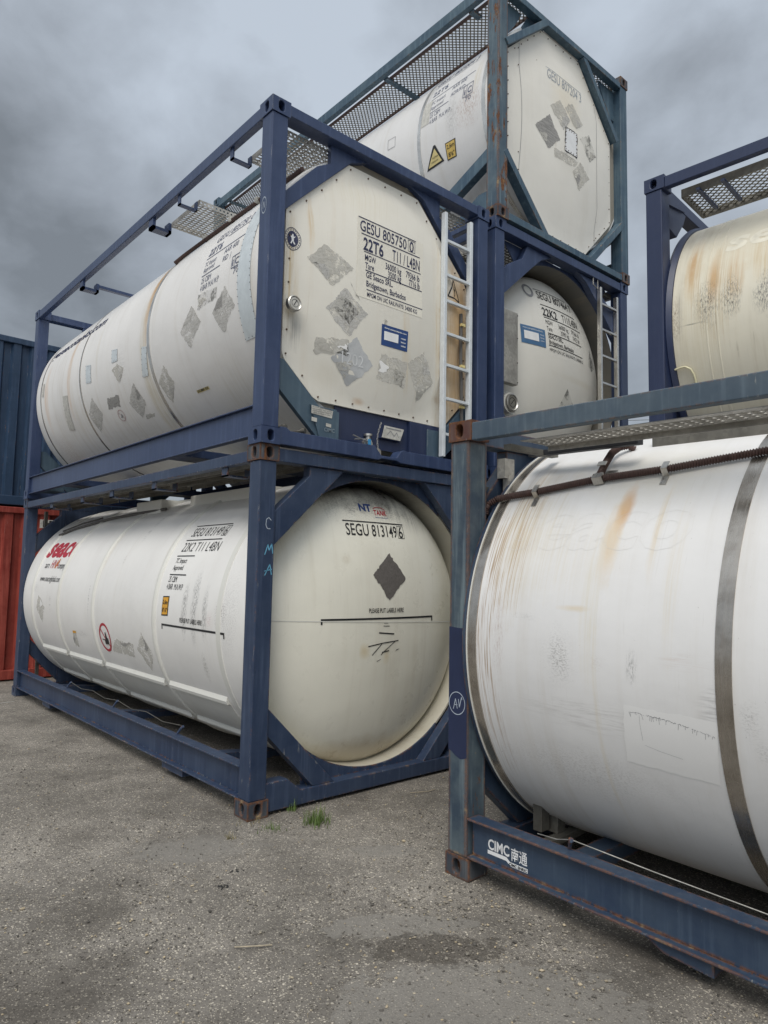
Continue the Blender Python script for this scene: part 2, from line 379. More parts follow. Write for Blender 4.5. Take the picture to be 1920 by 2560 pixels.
MAT = dict(
    navy=paint('navy_paint', (0.020, 0.038, 0.098), (0.046, 0.069, 0.142), 0.75, 0.22, 0.4, 0.38, 1.0, 0.3, er=0.016),
    slate=paint('slate_paint', (0.019, 0.035, 0.078), (0.044, 0.066, 0.115), 0.8, 0.52, 0.65, 0.45, 3.0, 0.35),
    teal=paint('teal_paint', (0.030, 0.068, 0.112), (0.095, 0.15, 0.185), 0.75, 0.5, 0.45, 0.5, 5.0, 0.35),
    tealrust=paint('rusted_teal_paint', (0.040, 0.075, 0.11), (0.12, 0.165, 0.19), 0.8, 0.85, 1.0, 0.55, 6.5, 0.5, 0.45, 0.045),
    steelblue=paint('steel_blue_paint', (0.023, 0.042, 0.082), (0.062, 0.092, 0.130), 0.6, 0.72, 0.55, 0.48, 8.0, 0.22, 0.0, 0.026),
    steelpost=paint('weathered_post_paint', (0.034, 0.056, 0.084), (0.115, 0.150, 0.165), 0.9, 1.0, 0.7, 0.5, 8.5, 0.6, 0.10, 0.036),
    steeltop=paint('faded_rail_paint', (0.048, 0.075, 0.108), (0.098, 0.132, 0.160), 0.8, 0.55, 0.5, 0.5, 9.5, 0.3, 0.0, 0.02),
    navydeep=paint('deep_navy_paint', (0.017, 0.028, 0.074), (0.032, 0.046, 0.098), 0.4, 0.1, 0.1, 0.38, 11.0, 0.12, er=0.014),
    rustcast=paint('rusted_casting', (0.032, 0.042, 0.060), (0.085, 0.09, 0.095), 0.9, 0.85, 0.9, 0.65, 13.0, 0.5, 0.45, 0.03),
    rustred=paint('red_rust_casting', (0.085, 0.032, 0.026), (0.125, 0.085, 0.07), 0.9, 0.8, 0.7, 0.7, 15.0, 0.4, 0.55, 0.03),
    patch=plain('fresh_navy_touch_up', (0.016, 0.025, 0.068), 0.45, var=0.10, scale=5),
    bolt=plain('rusty_bolt_head', (0.11, 0.07, 0.045), 0.7, var=0.3),
    dark=plain('dark_void_steel', (0.02, 0.022, 0.028), 0.7),
    ink=plain('black_ink', (0.012, 0.012, 0.014), 0.5), navyink=plain('navy_ink', (0.022, 0.026, 0.075), 0.5),
    red=plain('red_ink', (0.42, 0.016, 0.035), 0.45), orange=plain('orange_ink', (0.70, 0.24, 0.03), 0.45), greyink=plain('grey_ink', (0.25, 0.25, 0.26), 0.5),
    blueink=plain('blue_ink', (0.02, 0.05, 0.19), 0.45), white=plain('white_vinyl', (0.78, 0.79, 0.80), 0.4, var=0.05), sticker=plain('grey_white_label', (0.52, 0.51, 0.47), 0.5, var=0.2, scale=30),
    bluesticker=plain('blue_sticker', (0.016, 0.055, 0.19), 0.4, var=0.1), yellow=plain('yellow_sticker', (0.66, 0.33, 0.025), 0.45),
    paleyellow=plain('pale_yellow_sticker', (0.66, 0.55, 0.25), 0.5), chalk=plain('chalk_mark', (0.42, 0.48, 0.55), 0.8), bluechalk=plain('blue_chalk_mark', (0.15, 0.42, 0.60), 0.8, var=0.3),
    alu=plain('aluminium_paint', (0.66, 0.70, 0.73), 0.4, 0.1, 0.08), bright=steel('bright_steel', (0.74, 0.72, 0.68), 0.26, 1, 0.05), band=steel('band_steel', (0.52, 0.48, 0.43), 0.24, 2, 0.25),
    ss=steel('stainless_steel', (0.60, 0.58, 0.54), 0.3, 3, 0.2), galv=galv('galvanised_steel', (0.46, 0.445, 0.41)), galvdark=galv('dirty_galvanised_steel', (0.21, 0.20, 0.175), 0.65),
    hose=plain('brown_conduit_hose', (0.072, 0.040, 0.034), 0.6, var=0.25, scale=30), cable=plain('grey_cable', (0.10, 0.095, 0.09), 0.6), rubber=plain('black_rubber', (0.02, 0.02, 0.022), 0.7),
    plate=paint('blue_grey_plate', (0.040, 0.075, 0.115), (0.085, 0.13, 0.165), 0.6, 0.15, 0.3, 0.5, 21.0, 0.2),
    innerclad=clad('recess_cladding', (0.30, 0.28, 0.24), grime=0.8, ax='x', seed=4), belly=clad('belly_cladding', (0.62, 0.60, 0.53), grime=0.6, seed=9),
    res_dark=residue('dark_placard_glue', (0.21, 0.205, 0.20), (0.44, 0.43, 0.41), 0.75, 1.0, (5, 40, 80), 0.88),
    res_mid=residue('grey_placard_glue', (0.40, 0.39, 0.365), (0.68, 0.67, 0.645), 0.5, 4.0, (34, 10, 50), 0.78),
    res_light=residue('pale_placard_glue', (0.46, 0.445, 0.40), (0.68, 0.665, 0.62), 0.50, 7.0, (16, 16, 26), 0.72),
    res_solid=residue('silver_placard_glue', (0.46, 0.475, 0.485), (0.55, 0.56, 0.565), 1.15, 9.0, (10, 10, 10), 0.9),
    res_brown=residue('brown_placard_glue', (0.105, 0.095, 0.088), (0.15, 0.137, 0.128), 1.25, 12.0, (30, 30, 30), 0.97),
    res_line=residue('scratched_residue', (0.10, 0.10, 0.10), (0.3, 0.3, 0.28), 0.22, 15.0, (60, 60, 18), 0.85),
    fadeink=residue('faded_blue_lettering', (0.24, 0.29, 0.36), (0.44, 0.47, 0.50), 0.9, 17.0, (40, 40, 40), 0.9),
    wornink=residue('worn_blue_lettering', (0.06, 0.075, 0.14), (0.16, 0.18, 0.25), 0.85, 19.0, (30, 60, 60), 0.95),
    greypatch=plain('bare_metal_patch', (0.62, 0.67, 0.69), 0.35, 0.15, 0.08), ghost=plain('ghost_outline', (0.70, 0.685, 0.665), 0.42, var=0.05),
    repaint=plain('repainted_white', (0.80, 0.795, 0.785), 0.34, var=0.03, scale=3),
)
def box_metal(name, col, rust, seed): return paint(name, col, tuple(x*1.5+0.01 for x in col), 0.6, rust, 0.35, 0.5, seed, 0.35)
MAT['boxblue'] = box_metal('blue_box_paint', (0.015, 0.038, 0.080), 0.42, 31.0)
MAT['boxred'] = paint('red_box_paint', (0.20, 0.022, 0.015), (0.32, 0.065, 0.045), 0.8, 0.36, 0.4, 0.55, 37.0, 0.5)

def ground_mat():
    m, g = newmat('worn_asphalt'); o = g.n('TexCoord').outputs['Object']
    n1 = g.noise(o, 0.55, 6, 0.6, 0.4); n2 = g.noise(o, 2.6, 6, 0.65); n3 = g.noise(o, 14, 5, 0.65)
    c = g.mix(g.ramp(g.math('ADD', g.math('MULTIPLY', n1, 0.6), g.math('MULTIPLY', n2, 0.4)), 0.36, 0.64), (0.092, 0.084, 0.074), (0.31, 0.286, 0.255))
    c = g.mix(g.math('MULTIPLY', g.ramp(n3, 0.42, 0.62), 0.30), c, (0.12, 0.107, 0.092))
    # aggregate: three sizes of chips, each chip its own shade
    h = None
    open_tex = g.ramp(g.math('ADD', g.math('MULTIPLY', n2, 0.5), g.math('MULTIPLY', n1, 0.5)), 0.40, 0.56, 0.35, 1.0)
    for sc, thr, k in ((40, 0.30, 1.0), (78, 0.40, 1.0), (150, 0.44, 0.95)):
        vo = g.n('TexVoronoi', {'Vector': o, 'Scale': sc, 'Randomness': 1.0})
        dist, cc = vo.outputs['Distance'], vo.outputs['Color']
        sp = g.n('SeparateColor', {0: cc})
        on = g.math('GREATER_THAN', sp.outputs[0], 0.40)
        mk = g.math('MULTIPLY', g.ramp(dist, thr, thr-0.08), on)
        shade = g.mix(g.math('POWER', sp.outputs[1], 1.7), (0.055, 0.049, 0.043), (0.80, 0.73, 0.61))
        c = g.mix(g.math('MULTIPLY', g.math('MULTIPLY', mk, k), open_tex), c, shade)
        hh = g.math('MULTIPLY', g.math('MULTIPLY', mk, 1/sc), 60.0)
        h = hh if h is None else g.math('ADD', h, hh)
    sep = g.n('SeparateXYZ', {0: o})
    def area(cx, cy, rx, ry, rot=0.0, soft=0.3, wob=1.6):
        a = g.math('SUBTRACT', sep.outputs[0], cx); b = g.math('SUBTRACT', sep.outputs[1], cy)
        cs, sn = math.cos(rot), math.sin(rot)
        p = g.math('ADD', g.math('MULTIPLY', a, cs/rx), g.math('MULTIPLY', b, sn/rx)); q = g.math('ADD', g.math('MULTIPLY', a, -sn/ry), g.math('MULTIPLY', b, cs/ry))
        d = g.math('SQRT', g.math('ADD', g.math('MULTIPLY', p, p), g.math('MULTIPLY', q, q)))
        return g.ramp(g.math('ADD', d, g.math('MULTIPLY', g.math('ADD', g.math('SUBTRACT', n2, 0.5), g.math('MULTIPLY', g.math('SUBTRACT', n3, 0.5), 0.6)), wob)), 1.0, 1.0-soft)
    fineg = g.noise(o, 320, 3, 0.6)
    smooth = g.mix(g.ramp(fineg, 0.35, 0.65), (0.19, 0.178, 0.160), (0.30, 0.285, 0.26))
    ang = 0.72
    for a in (area(-0.15, -1.66, 0.34, 0.12, -0.62, 0.05, 1.5), area(-0.35, -2.42, 0.62, 0.42, -0.7, 0.04, 1.5), area(0.42, -0.95, 0.25, 0.12, -0.7, 0.3), area(-0.5, -0.2, 0.45, 0.25, -0.5, 0.5)):
        c = g.mix(g.math('MULTIPLY', a, 0.62), c, smooth)
    for a, k in ((area(-1.28, -0.62, 0.26, 0.36, 0.3, 0.5, 2.2), 0.28), (area(-0.15, -1.95, 0.30, 0.16, -0.7, 0.2, 2.6), 0.6), (area(-0.93, 0.55, 0.3, 0.25, 0, 0.5, 2.2), 0.25), (area(-1.75, -1.1, 0.5, 0.5, 0, 0.5, 2.2), 0.35), (area(0.55, -2.5, 0.5, 0.12, -1.45, 0.4, 2.0), 0.35)):
        c = g.mix(g.math('MULTIPLY', a, k), c, (0.050, 0.042, 0.034))
    h = g.math('ADD', h, g.math('MULTIPLY', n3, 0.8))
    return finish(m, g, c, 0.9, 0.0, h, 0.55, 0.012, spec=0.25)
MAT['ground'] = ground_mat()
MAT['pebble'] = None
def pebble_mat():
    m, g = newmat('loose_chippings'); inf = g.n('NewGeometry').outputs['Random Per Island']
    r = g.n('ValToRGB', {0: inf}); e = r.color_ramp.elements
    e[0].position = 0; e[0].color = (0.07, 0.064, 0.057, 1); e[1].position = 1; e[1].color = (0.50, 0.44, 0.34, 1)
    k = e.new(0.35); k.color = (0.15, 0.138, 0.12, 1); k = e.new(0.75); k.color = (0.27, 0.245, 0.205, 1); k = e.new(0.92); k.color = (0.42, 0.34, 0.22, 1)
    return finish(m, g, r.outputs[0], 0.85)
MAT['pebble'] = pebble_mat()
MAT['grass'] = plain('grass_blade', (0.10, 0.16, 0.035), 0.6, var=0.35, scale=40)
MAT['drygrass'] = plain('dry_grass_blade', (0.20, 0.17, 0.075), 0.7, var=0.3, scale=40)
MAT['twig'] = plain('dry_twig', (0.36, 0.31, 0.23), 0.8, var=0.3, scale=60)
MAT['tar'] = plain('black_tar_lump', (0.013, 0.013, 0.013), 0.6)
# ---------------------------------------------------------------- shared container parts
CL, CWD, CHT = 6.058, 2.438, 2.591
cw, cl, ch = 0.162, 0.178, 0.118

def holed_face(mb, o, a, b, nrm, w, h, hw, hh, cx=0.0, n=24):
    """rectangle (origin o = centre, axes a, b) with an upright oval hole leading into a dark pocket"""
    o, a, b, nrm = Vector(o), Vector(a), Vector(b), Vector(nrm)
    ang = sorted(set([2*math.pi*i/n for i in range(n)]+[math.atan2(sy*h/2, sx*w/2-cx) % (2*math.pi) for sx in (-1, 1) for sy in (-1, 1)]))
    outer, inner, deep = [], [], []
    for t in ang:
        c, s = math.cos(t), math.sin(t)
        kx = ((w/2-cx)/c if c > 1e-9 else (-w/2-cx)/c if c < -1e-9 else 1e9); ky = (h/2)/abs(s) if abs(s) > 1e-9 else 1e9
        k = min(kx, ky); outer.append(o+a*(cx+k*c)+b*(k*s))
        r = hw; st = hh-hw                                     # stadium shape
        px, py = r*c, r*s+(st if s > 1e-6 else -st if s < -1e-6 else 0)
        inner.append(o+a*(cx+px)+b*py)
    N = len(ang)
    for p in inner: deep.append(p-nrm*0.075)
    mb.add(outer+inner+deep, [(i, (i+1) % N, N+(i+1) % N, N+i) for i in range(N)]+[(N+i, N+(i+1) % N, 2*N+(i+1) % N, 2*N+i) for i in range(N)]+[tuple(range(2*N, 3*N))])

def casting(name, x0, y0, z0, sx, sy, mat, root, sg):
    """ISO corner casting; sx/sy say on which side its outer faces are"""
    mb = MB(); x1, y1, z1 = x0+cw, y0+cl, z0+ch
    A = dict(box=[(x0,y0,z0),(x1,y0,z0),(x1,y1,z0),(x0,y1,z0),(x0,y0,z1),(x1,y0,z1),(x1,y1,z1),(x0,y1,z1)])['box']
    fx = (0, 3, 7, 4) if sx > 0 else (1, 2, 6, 5)              # the plain inner face
    fy = (3, 2, 6, 7) if sy > 0 else (0, 1, 5, 4)
    mb.add(A, [(0, 1, 2, 3), (4, 5, 6, 7), (1, 2, 6, 5) if sx > 0 else (0, 3, 7, 4), (2, 3, 7, 6) if sy > 0 else (0, 1, 5, 4)])
    zc = (z0+z1)/2
    holed_face(mb, ((x0 if sx > 0 else x1), (y0+y1)/2, zc), (0, 1, 0), (0, 0, 1), (-sx, 0, 0), cl, ch, 0.027, 0.040, cx=-0.006 if sy > 0 else 0.006)
    holed_face(mb, ((x0+x1)/2, (y0 if sy > 0 else y1), zc), (1, 0, 0), (0, 0, 1), (0, -sy, 0), cw, ch, 0.026, 0.040)
    return mb.build(name, mat, root, bevel=0.007, sg=sg)

def castings(root, mat, sg=1, special=None, front_only=False):
    special = special or {}
    for iy, y0 in enumerate((0, CL-cl)):
        for ix, x0 in enumerate((0, CWD-cw)):
            for iz, z0 in enumerate((0, CHT-ch)):
                casting('corner_casting', x0, y0, z0, 1 if ix == 0 else -1, 1 if iy == 0 else -1, special.get((ix, iy, iz), mat), root, sg)

def posts(root, mat, sg=1, special=None, w=0.138, d=0.142, ins=0.009):
    special = special or {}
    for iy in (0, 1):
        for ix in (0, 1):
            x0 = ins if ix == 0 else CWD-ins-w; y0 = ins if iy == 0 else CL-ins-d
            MB().box(x0, x0+w, y0, y0+d, ch, CHT-ch).build('corner_post', special.get((ix, iy), mat), root, bevel=0.008, sg=sg)

def mirror4(root, name, mat, poly, y0, y1, sg, both_ends=True, xs=(0, 1)):
    """the same (x, z) polygon at the left and right of each end"""
    for end in ((0, 1) if both_ends else (0,)):
        for ix in xs:
            p = [((x if ix == 0 else CWD-x), z) for x, z in poly]
            a, b = (y0, y1) if end == 0 else (CL-y1, CL-y0)
            MB().prism(p, 'y', a, b).build(name, mat, root, bevel=0.004, sg=sg)

def expanded_mesh(mb, x0, x1, y0, y1, z, cx, cy, w, t, fill=0.36):
    """expanded-metal sheet: rows of zig-zag strands that touch where they turn; long way of the diamond along x"""
    ny = max(1, round((y1-y0)/cy)); nx = max(1, round((x1-x0)/(cx/2))); dx = (x1-x0)/nx; dy = (y1-y0)/ny
    for j in range(ny):
        yc = y0+(j+0.5)*dy
        for i in range(nx):
            s = 1 if (i+j) % 2 else -1
            pa, pb = (x0+i*dx, yc+s*dy*fill*1.36), (x0+(i+1)*dx, yc-s*dy*fill*1.36)
            l = math.hypot(pb[0]-pa[0], pb[1]-pa[1]); nxv, nyv = -(pb[1]-pa[1])/l*w/2, (pb[0]-pa[0])/l*w/2
            q = [(pa[0]+nxv, pa[1]+nyv), (pa[0]-nxv, pa[1]-nyv), (pb[0]-nxv, pb[1]-nyv), (pb[0]+nxv, pb[1]+nyv)]
            tl = 0.35*t*s
            mb.add([(q[0][0], q[0][1], z+tl), (q[1][0], q[1][1], z-tl), (q[2][0], q[2][1], z+tl), (q[3][0], q[3][1], z-tl),
                    (q[0][0], q[0][1], z+tl+t), (q[1][0], q[1][1], z-tl+t), (q[2][0], q[2][1], z+tl+t), (q[3][0], q[3][1], z-tl+t)],
                   [(0, 1, 2, 3), (7, 6, 5, 4), (0, 4, 5, 1), (2, 6, 7, 3), (1, 5, 6, 2), (3, 7, 4, 0)])

def holed_strip(mb, p0, p1, n, up, hgt, nrm, th, r):
    """upright strip with a row of round holes (the flange of a grip-strut plank)"""
    p0, p1, up, nrm = Vector(p0), Vector(p1), Vector(up), Vector(nrm); d = (p1-p0)/n; L = d.length; a = d.normalized()
    for i in range(n):
        c = p0+d*(i+0.5)+up*hgt/2
        for off in (0, th):
            ang = [k*math.pi/8 for k in range(16)]; outer = []; inner = []
            for t in ang:
                cc, ss = math.cos(t), math.sin(t); k = min(L/2/abs(cc) if abs(cc) > 1e-9 else 1e9, hgt/2/abs(ss) if abs(ss) > 1e-9 else 1e9)
                outer.append(c+a*k*cc+up*k*ss+nrm*off); inner.append(c+a*r*cc+up*r*ss+nrm*off)
            mb.add(outer+inner, [(q, (q+1) % 16, 16+(q+1) % 16, 16+q) for q in range(16)])
    mb.add([p0+up*hgt, p1+up*hgt, p1+up*hgt+nrm*th, p0+up*hgt+nrm*th], [(0, 1, 2, 3)])
    mb.add([p0, p1, p1+nrm*th, p0+nrm*th], [(0, 1, 2, 3)])

def grip_plank(mb, x0, x1, y0, y1, z, cell=0.05, rows=0.042):
    """perforated walkway plank: sheet with oval holes between two flanges"""
    nx = max(1, round((x1-x0)/cell)); ny = max(1, round((y1-y0)/rows)); dx = (x1-x0)/nx; dy = (y1-y0)/ny
    for j in range(ny):
        for i in range(nx):
            c = (x0+(i+0.5)*dx, y0+(j+0.5)*dy); tilt = 0.012*(1 if j % 2 else -1)
            A, B = [], []
            for k in range(12):
                t = k*math.pi/6; cc, ss = math.cos(t), math.sin(t)
                q = min(dx/2/abs(cc) if abs(cc) > 1e-9 else 1e9, dy/2/abs(ss) if abs(ss) > 1e-9 else 1e9)
                A.append((c[0]+q*cc, c[1]+q*ss, z)); B.append((c[0]+0.43*dx*cc, c[1]+0.40*dy*ss, z+0.010))
            mb.add(A+B, [(k, (k+1) % 12, 12+(k+1) % 12, 12+k) for k in range(12)])

def octagon(xl, xr, zb, zt, xbl, xbr, xtl, xtr, zlb, zlt, zrb, zrt):
    return [(xl, zlb), (xl, zlt), (xtl, zt), (xtr, zt), (xr, zrt), (xr, zrb), (xbr, zb), (xbl, zb)]

def end_panel(name, octo, yo, yi, cx, cz, r0, r1, mat, root, sg=1):
    """flat insulated end cover: octagonal rim, then a cone up to a raised round middle"""
    n = 128; mb = MB(); ring_o, ring_1, ring_0 = [], [], []
    for i in range(n):
        t = 2*math.pi*i/n; c, s = math.cos(t), math.sin(t); best = 1e9
        for (x0, z0), (x1, z1) in zip(octo, octo[1:]+octo[:1]):
            dx, dz = x1-x0, z1-z0; den = c*dz-s*dx
            if abs(den) < 1e-9: continue
            k = ((x0-cx)*dz-(z0-cz)*dx)/den; w = ((x0-cx)*s-(z0-cz)*c)/den
            if k > 0 and -1e-6 <= w <= 1+1e-6: best = min(best, k)
        ring_o.append((cx+best*c, cz+best*s)); q = min(r1, best*0.985); ring_1.append((cx+q*c, cz+q*s)); q0 = min(r0, q-0.02); ring_0.append((cx+q0*c, cz+q0*s))
    v = [(x, yo+0.06, z) for x, z in ring_o]+[(x, yo, z) for x, z in ring_o]+[(x, yo, z) for x, z in ring_1]+[(x, yi, z) for x, z in ring_0]
    f = [(j*n+i, j*n+(i+1) % n, (j+1)*n+(i+1) % n, (j+1)*n+i) for j in range(3) for i in range(n)]+[tuple(range(3*n, 4*n))]
    mb.add(v, f); return mb.build(name, mat, root, smooth=True, sg=sg, angle=50)

def panel_fn(yo, yi, cx, cz, r0, r1):
    def fn(u, v, e):
        d = math.hypot(u-cx, v-cz); t = min(1, max(0, (d-r0)/(r1-r0))); return (u, yi+(yo-yi)*t-e, v)
    return fn

def bolts(root, pts, y, mat, r=0.009, sg=1, name='bolt_row'):
    mb = MB()
    for x, z in pts: mb.tube([(x, y+0.003, z), (x, y-0.006, z)], r, 8)
    return mb.build(name, mat, root, sg=sg)
def along(octo, gap=0.15, inset=0.022):
    cx = sum(p[0] for p in octo)/8; cz = sum(p[1] for p in octo)/8; out = []
    for (x0, z0), (x1, z1) in zip(octo, octo[1:]+octo[:1]):
        l = math.hypot(x1-x0, z1-z0); k = max(1, round(l/gap))
        for i in range(k):
            x, z = x0+(x1-x0)*i/k, z0+(z1-z0)*i/k; d = math.hypot(cx-x, cz-z); out.append((x+(cx-x)/d*inset*1.3, z+(cz-z)/d*inset*1.3))
    return out

def ladder(root, mat, x0, x1, z0a, z0b, z1a, z1b, rungs, y=-0.002, sg=1, foot=True, w=0.036, d=0.05, rh=0.03):
    lad = MB(); lad.box(x0-w/2, x0+w/2, y, y+d, z0a, z1a).box(x1-w/2, x1+w/2, y, y+d, z0b, z1b)
    o = lad.build('ladder', mat, root, bevel=0.004, sg=sg)
    for z in rungs:
        MB().box(x0+w/2, x1-w/2, y+0.008, y+d-0.012, z-rh/2, z+rh/2).build('rung', mat, o, bevel=0.003, sg=sg)
    return o

def band(tank, name, mat, x0, zc, r, y0, y1, sg=1, th=0.004, a0=0, a1=360):
    return MB().lathe([(r-0.002, y0), (r+th, y0), (r+th, y1), (r-0.002, y1)], x0, zc, 144, a0, a1).build(name, mat, tank, smooth=True, sg=sg)

def cyl_uv(r): return lambda y, deg: (-y, r*R(deg))

def rail_beam(root, name, mat, x0, x1, z0, z1, side, sg, flange=0.075, th=0.011, web_in=0.045, y0=0.15, y1=CL-0.15):
    """rolled channel along the long side: two flanges and a recessed web"""
    s = 1 if side == 0 else -1; X = lambda x: x if side == 0 else CWD-x
    mb = MB()
    def bx(a, b, za, zb): mb.box(min(X(a), X(b)), max(X(a), X(b)), y0, y1, za, zb)
    bx(x0, x0+flange, z1-th, z1); bx(x0, x0+flange, z0, z0+th); bx(x0+web_in, x0+web_in+th, z0+th, z1-th)
    return mb.build(name, mat, root, bevel=0.003, sg=sg)

HANG = [(0.03, 2.47), (0.03, 2.385), (0.19, 2.385), (0.19, 2.46)]
def u_bracket(root, mat, y, w=0.05, t=0.010, pts=HANG, right=False, name='walkway_bracket', sg=1):
    mb = MB(); P = [((CWD-x if right else x), z) for x, z in pts]
    for a, b in zip(P, P[1:]):
        L = math.hypot(b[0]-a[0], b[1]-a[1]) or 1; dx, dz = (b[0]-a[0])/L, (b[1]-a[1])/L; k = t/2
        a2, b2 = (a[0]-dx*k, a[1]-dz*k), (b[0]+dx*k, b[1]+dz*k)
        mb.prism([(a2[0]-dz*k, a2[1]+dx*k), (a2[0]+dz*k, a2[1]-dx*k), (b2[0]+dz*k, b2[1]-dx*k), (b2[0]-dz*k, b2[1]+dx*k)], 'y', y-w/2, y+w/2)
    return mb.build(name, mat, root, sg=sg)

def scrap(pts, fn, parent, m):
    """a torn leftover of the printed sheet still stuck on a scraped-off placard"""
    rnd = random.Random(int(1e5*abs(pts[0][0]*3+pts[0][1]))); cx = sum(p[0] for p in pts)/len(pts); cy = sum(p[1] for p in pts)/len(pts)
    i = rnd.randrange(len(pts)); a, b = pts[i], pts[(i+1) % len(pts)]; t, u = rnd.uniform(0.1, 0.35), rnd.uniform(0.6, 0.95)
    L = lambda p, q, k: (p[0]+(q[0]-p[0])*k, p[1]+(q[1]-p[1])*k)
    q = [L(L(a, b, t), (cx, cy), 0.05), L(L(a, b, u), (cx, cy), 0.05), L(L(a, b, rnd.uniform(0.6, 0.9)), (cx, cy), rnd.uniform(0.5, 0.9)), L(L(a, b, rnd.uniform(0.1, 0.4)), (cx, cy), rnd.uniform(0.4, 1.0))]
    d = Decal(fn, 0.0034); d.torn(q, 0.014); return d.build('paper_scrap', MAT[rnd.choice(['res_light', 'repaint', 'res_dark', 'res_mid'] if m != 'res_line' else ['res_light'])], parent)
# ---------------------------------------------------------------- ground
def slope(x, y):
    """the yard falls away a little under the front container"""
    t = min(6.5, max(0.0, -(y+1.376))); k = min(1.0, max(0.0, (x+0.35)/0.75)); k = k*k*(3-2*k)
    e = min(1.0, max(0.0, (3.0-x)/0.12)); w = min(1.0, max(0.0, -(y+1.25)/0.12))
    return k*(-0.0137*t-0.007*w)+w*e*0.0185*max(0.0, min(x-0.48, 2.5))
def ground():
    xs = sorted(set(list(np.arange(-6, 9, 0.10))+[-400, -150, -60, -25, -12, 14, 25, 60, 150, 400])); ys = sorted(set(list(np.arange(-9, 3, 0.10))+list(np.arange(3, 10, 0.5))+[-400, -150, -60, -25, -12, 14, 25, 60, 150, 400]))
    rnd = random.Random(4)
    v = []
    for y in ys:
        for x in xs:
            z = slope(x, y)
            if -6 < x < 9 and -9 < y < 3: z += 0.003*math.sin(3.1*x+1.7*y)*math.sin(2.3*y-0.8*x)-0.003
            v.append((x, y, z))
    n = len(xs); f = [(j*n+i, j*n+i+1, (j+1)*n+i+1, (j+1)*n+i) for j in range(len(ys)-1) for i in range(n-1)]
    o = MB().add(v, f).build('ground', MAT['ground'], smooth=True); o['kind'] = 'structure'
    # loose chippings lying on it
    mb = MB(); rnd = random.Random(11)
    cx, cy = -2.56, -4.26
    def clump(x, y):
        return 0.5+0.5*math.sin(2.7*x+1.3)*math.sin(3.1*y+0.4)+0.4*math.sin(7*x-3*y)
    made = 0
    while made < 15000:
        d = 1.5+8.0*rnd.random()**1.9; a = R(41)+R(rnd.uniform(-36, 36))
        x, y = cx+d*math.sin(a), cy+d*math.cos(a)
        if rnd.random() > 0.25+0.55*clump(x, y) and math.hypot((x-0.15)/0.35, (y+2.0)/0.6) > 1: continue
        near = math.hypot((x-0.15)/0.35, (y+2.0)/0.6) < 1
        s = (1.5 if near and rnd.random() < 0.4 else 1.0)*rnd.choice([0.002, 0.0026, 0.0032, 0.004, 0.005])*(1+0.45*rnd.random())
        if rnd.random() < 0.016: s = rnd.uniform(0.006, 0.011)
        made += 1; z = slope(x, y)-0.002; t = rnd.uniform(0, 6.28); ax, ay, az = s*rnd.uniform(0.9, 1.7), s*rnd.uniform(0.7, 1.1), s*rnd.uniform(0.5, 0.9)
        pts = []
        for px, py, pz in ((1,0,0),(-1,0,0),(0,1,0),(0,-1,0),(0,0,1),(0.55,0.55,0.6),(-0.6,0.4,0.55),(0,0,-1)):
            j = 1+rnd.uniform(-0.25, 0.25); qx, qy, qz = px*ax*j, py*ay*j, pz*az*j
            pts.append((x+qx*math.cos(t)-qy*math.sin(t), y+qx*math.sin(t)+qy*math.cos(t), z+az*0.75+qz))
        mb.add(pts, [(0,2,5),(0,5,4),(5,2,4),(2,6,4),(2,1,6),(6,1,4),(1,3,4),(3,0,4),(0,7,2),(2,7,1),(1,7,3),(3,7,0)])
    g = mb.build('loose_gravel', MAT['pebble'], weld=False); g['kind'] = 'stuff'; g['label'] = 'loose pale chippings scattered over the worn asphalt yard'
ground()

def tuft(x, y, n, h, spread, label, mat, seed, group='weeds growing through the asphalt'):
    rnd = random.Random(seed); mb = MB()
    for i in range(n):
        a = rnd.uniform(0, 6.28); lean = rnd.uniform(0.15, 1.15); L = h*rnd.uniform(0.5, 1.15); w = rnd.uniform(0.0016, 0.0032)
        bx, by = rnd.gauss(0, spread), rnd.gauss(0, spread); px, py, pz = bx, by, -0.004; prev = None; side = (-math.sin(a)*w, math.cos(a)*w)
        for k in range(6):
            t = k/5; th = lean*t*1.25; step = L/5
            if k: px += math.cos(a)*math.sin(th)*step; py += math.sin(a)*math.sin(th)*step; pz += math.cos(th)*step
            ww = 1-t*0.92; cur = [(px-side[0]*ww, py-side[1]*ww, pz), (px+side[0]*ww, py+side[1]*ww, pz)]
            if prev: mb.add([prev[0], prev[1], cur[1], cur[0]], [(0, 1, 2, 3)])
            prev = cur
    o = mb.build('grass_tuft', mat, smooth=True); o.location = (x, y, slope(x, y)); return tag(o, label, 'weed', group)
tuft(0.36, 0.02, 46, 0.10, 0.022, 'green weed tuft close against the end sill of the lower left tank container', MAT['grass'], 1)
tuft(0.35, -0.30, 140, 0.115, 0.045, 'largest spreading green weed tuft, standing alone in front of the sill', MAT['grass'], 2)
tuft(0.06, -0.22, 40, 0.055, 0.032, 'small low grass patch just right of the rusty ground corner casting', MAT['grass'], 3)
tuft(-0.24, -0.19, 22, 0.05, 0.016, 'tiny weed tuft on the asphalt left of the other weeds', MAT['drygrass'], 4)
tuft(0.56, 0.12, 7, 0.27, 0.012, 'few tall thin grass stalks leaning in front of the lower tank frame', MAT['drygrass'], 5)
tuft(0.02, -0.05, 22, 0.045, 0.05, 'thin grass fringe at the foot of the rusty ground corner casting', MAT['drygrass'], 6)
tuft(0.47, -0.16, 16, 0.06, 0.04, 'sparse dry stems between the sill and the largest weed tuft', MAT['drygrass'], 7)

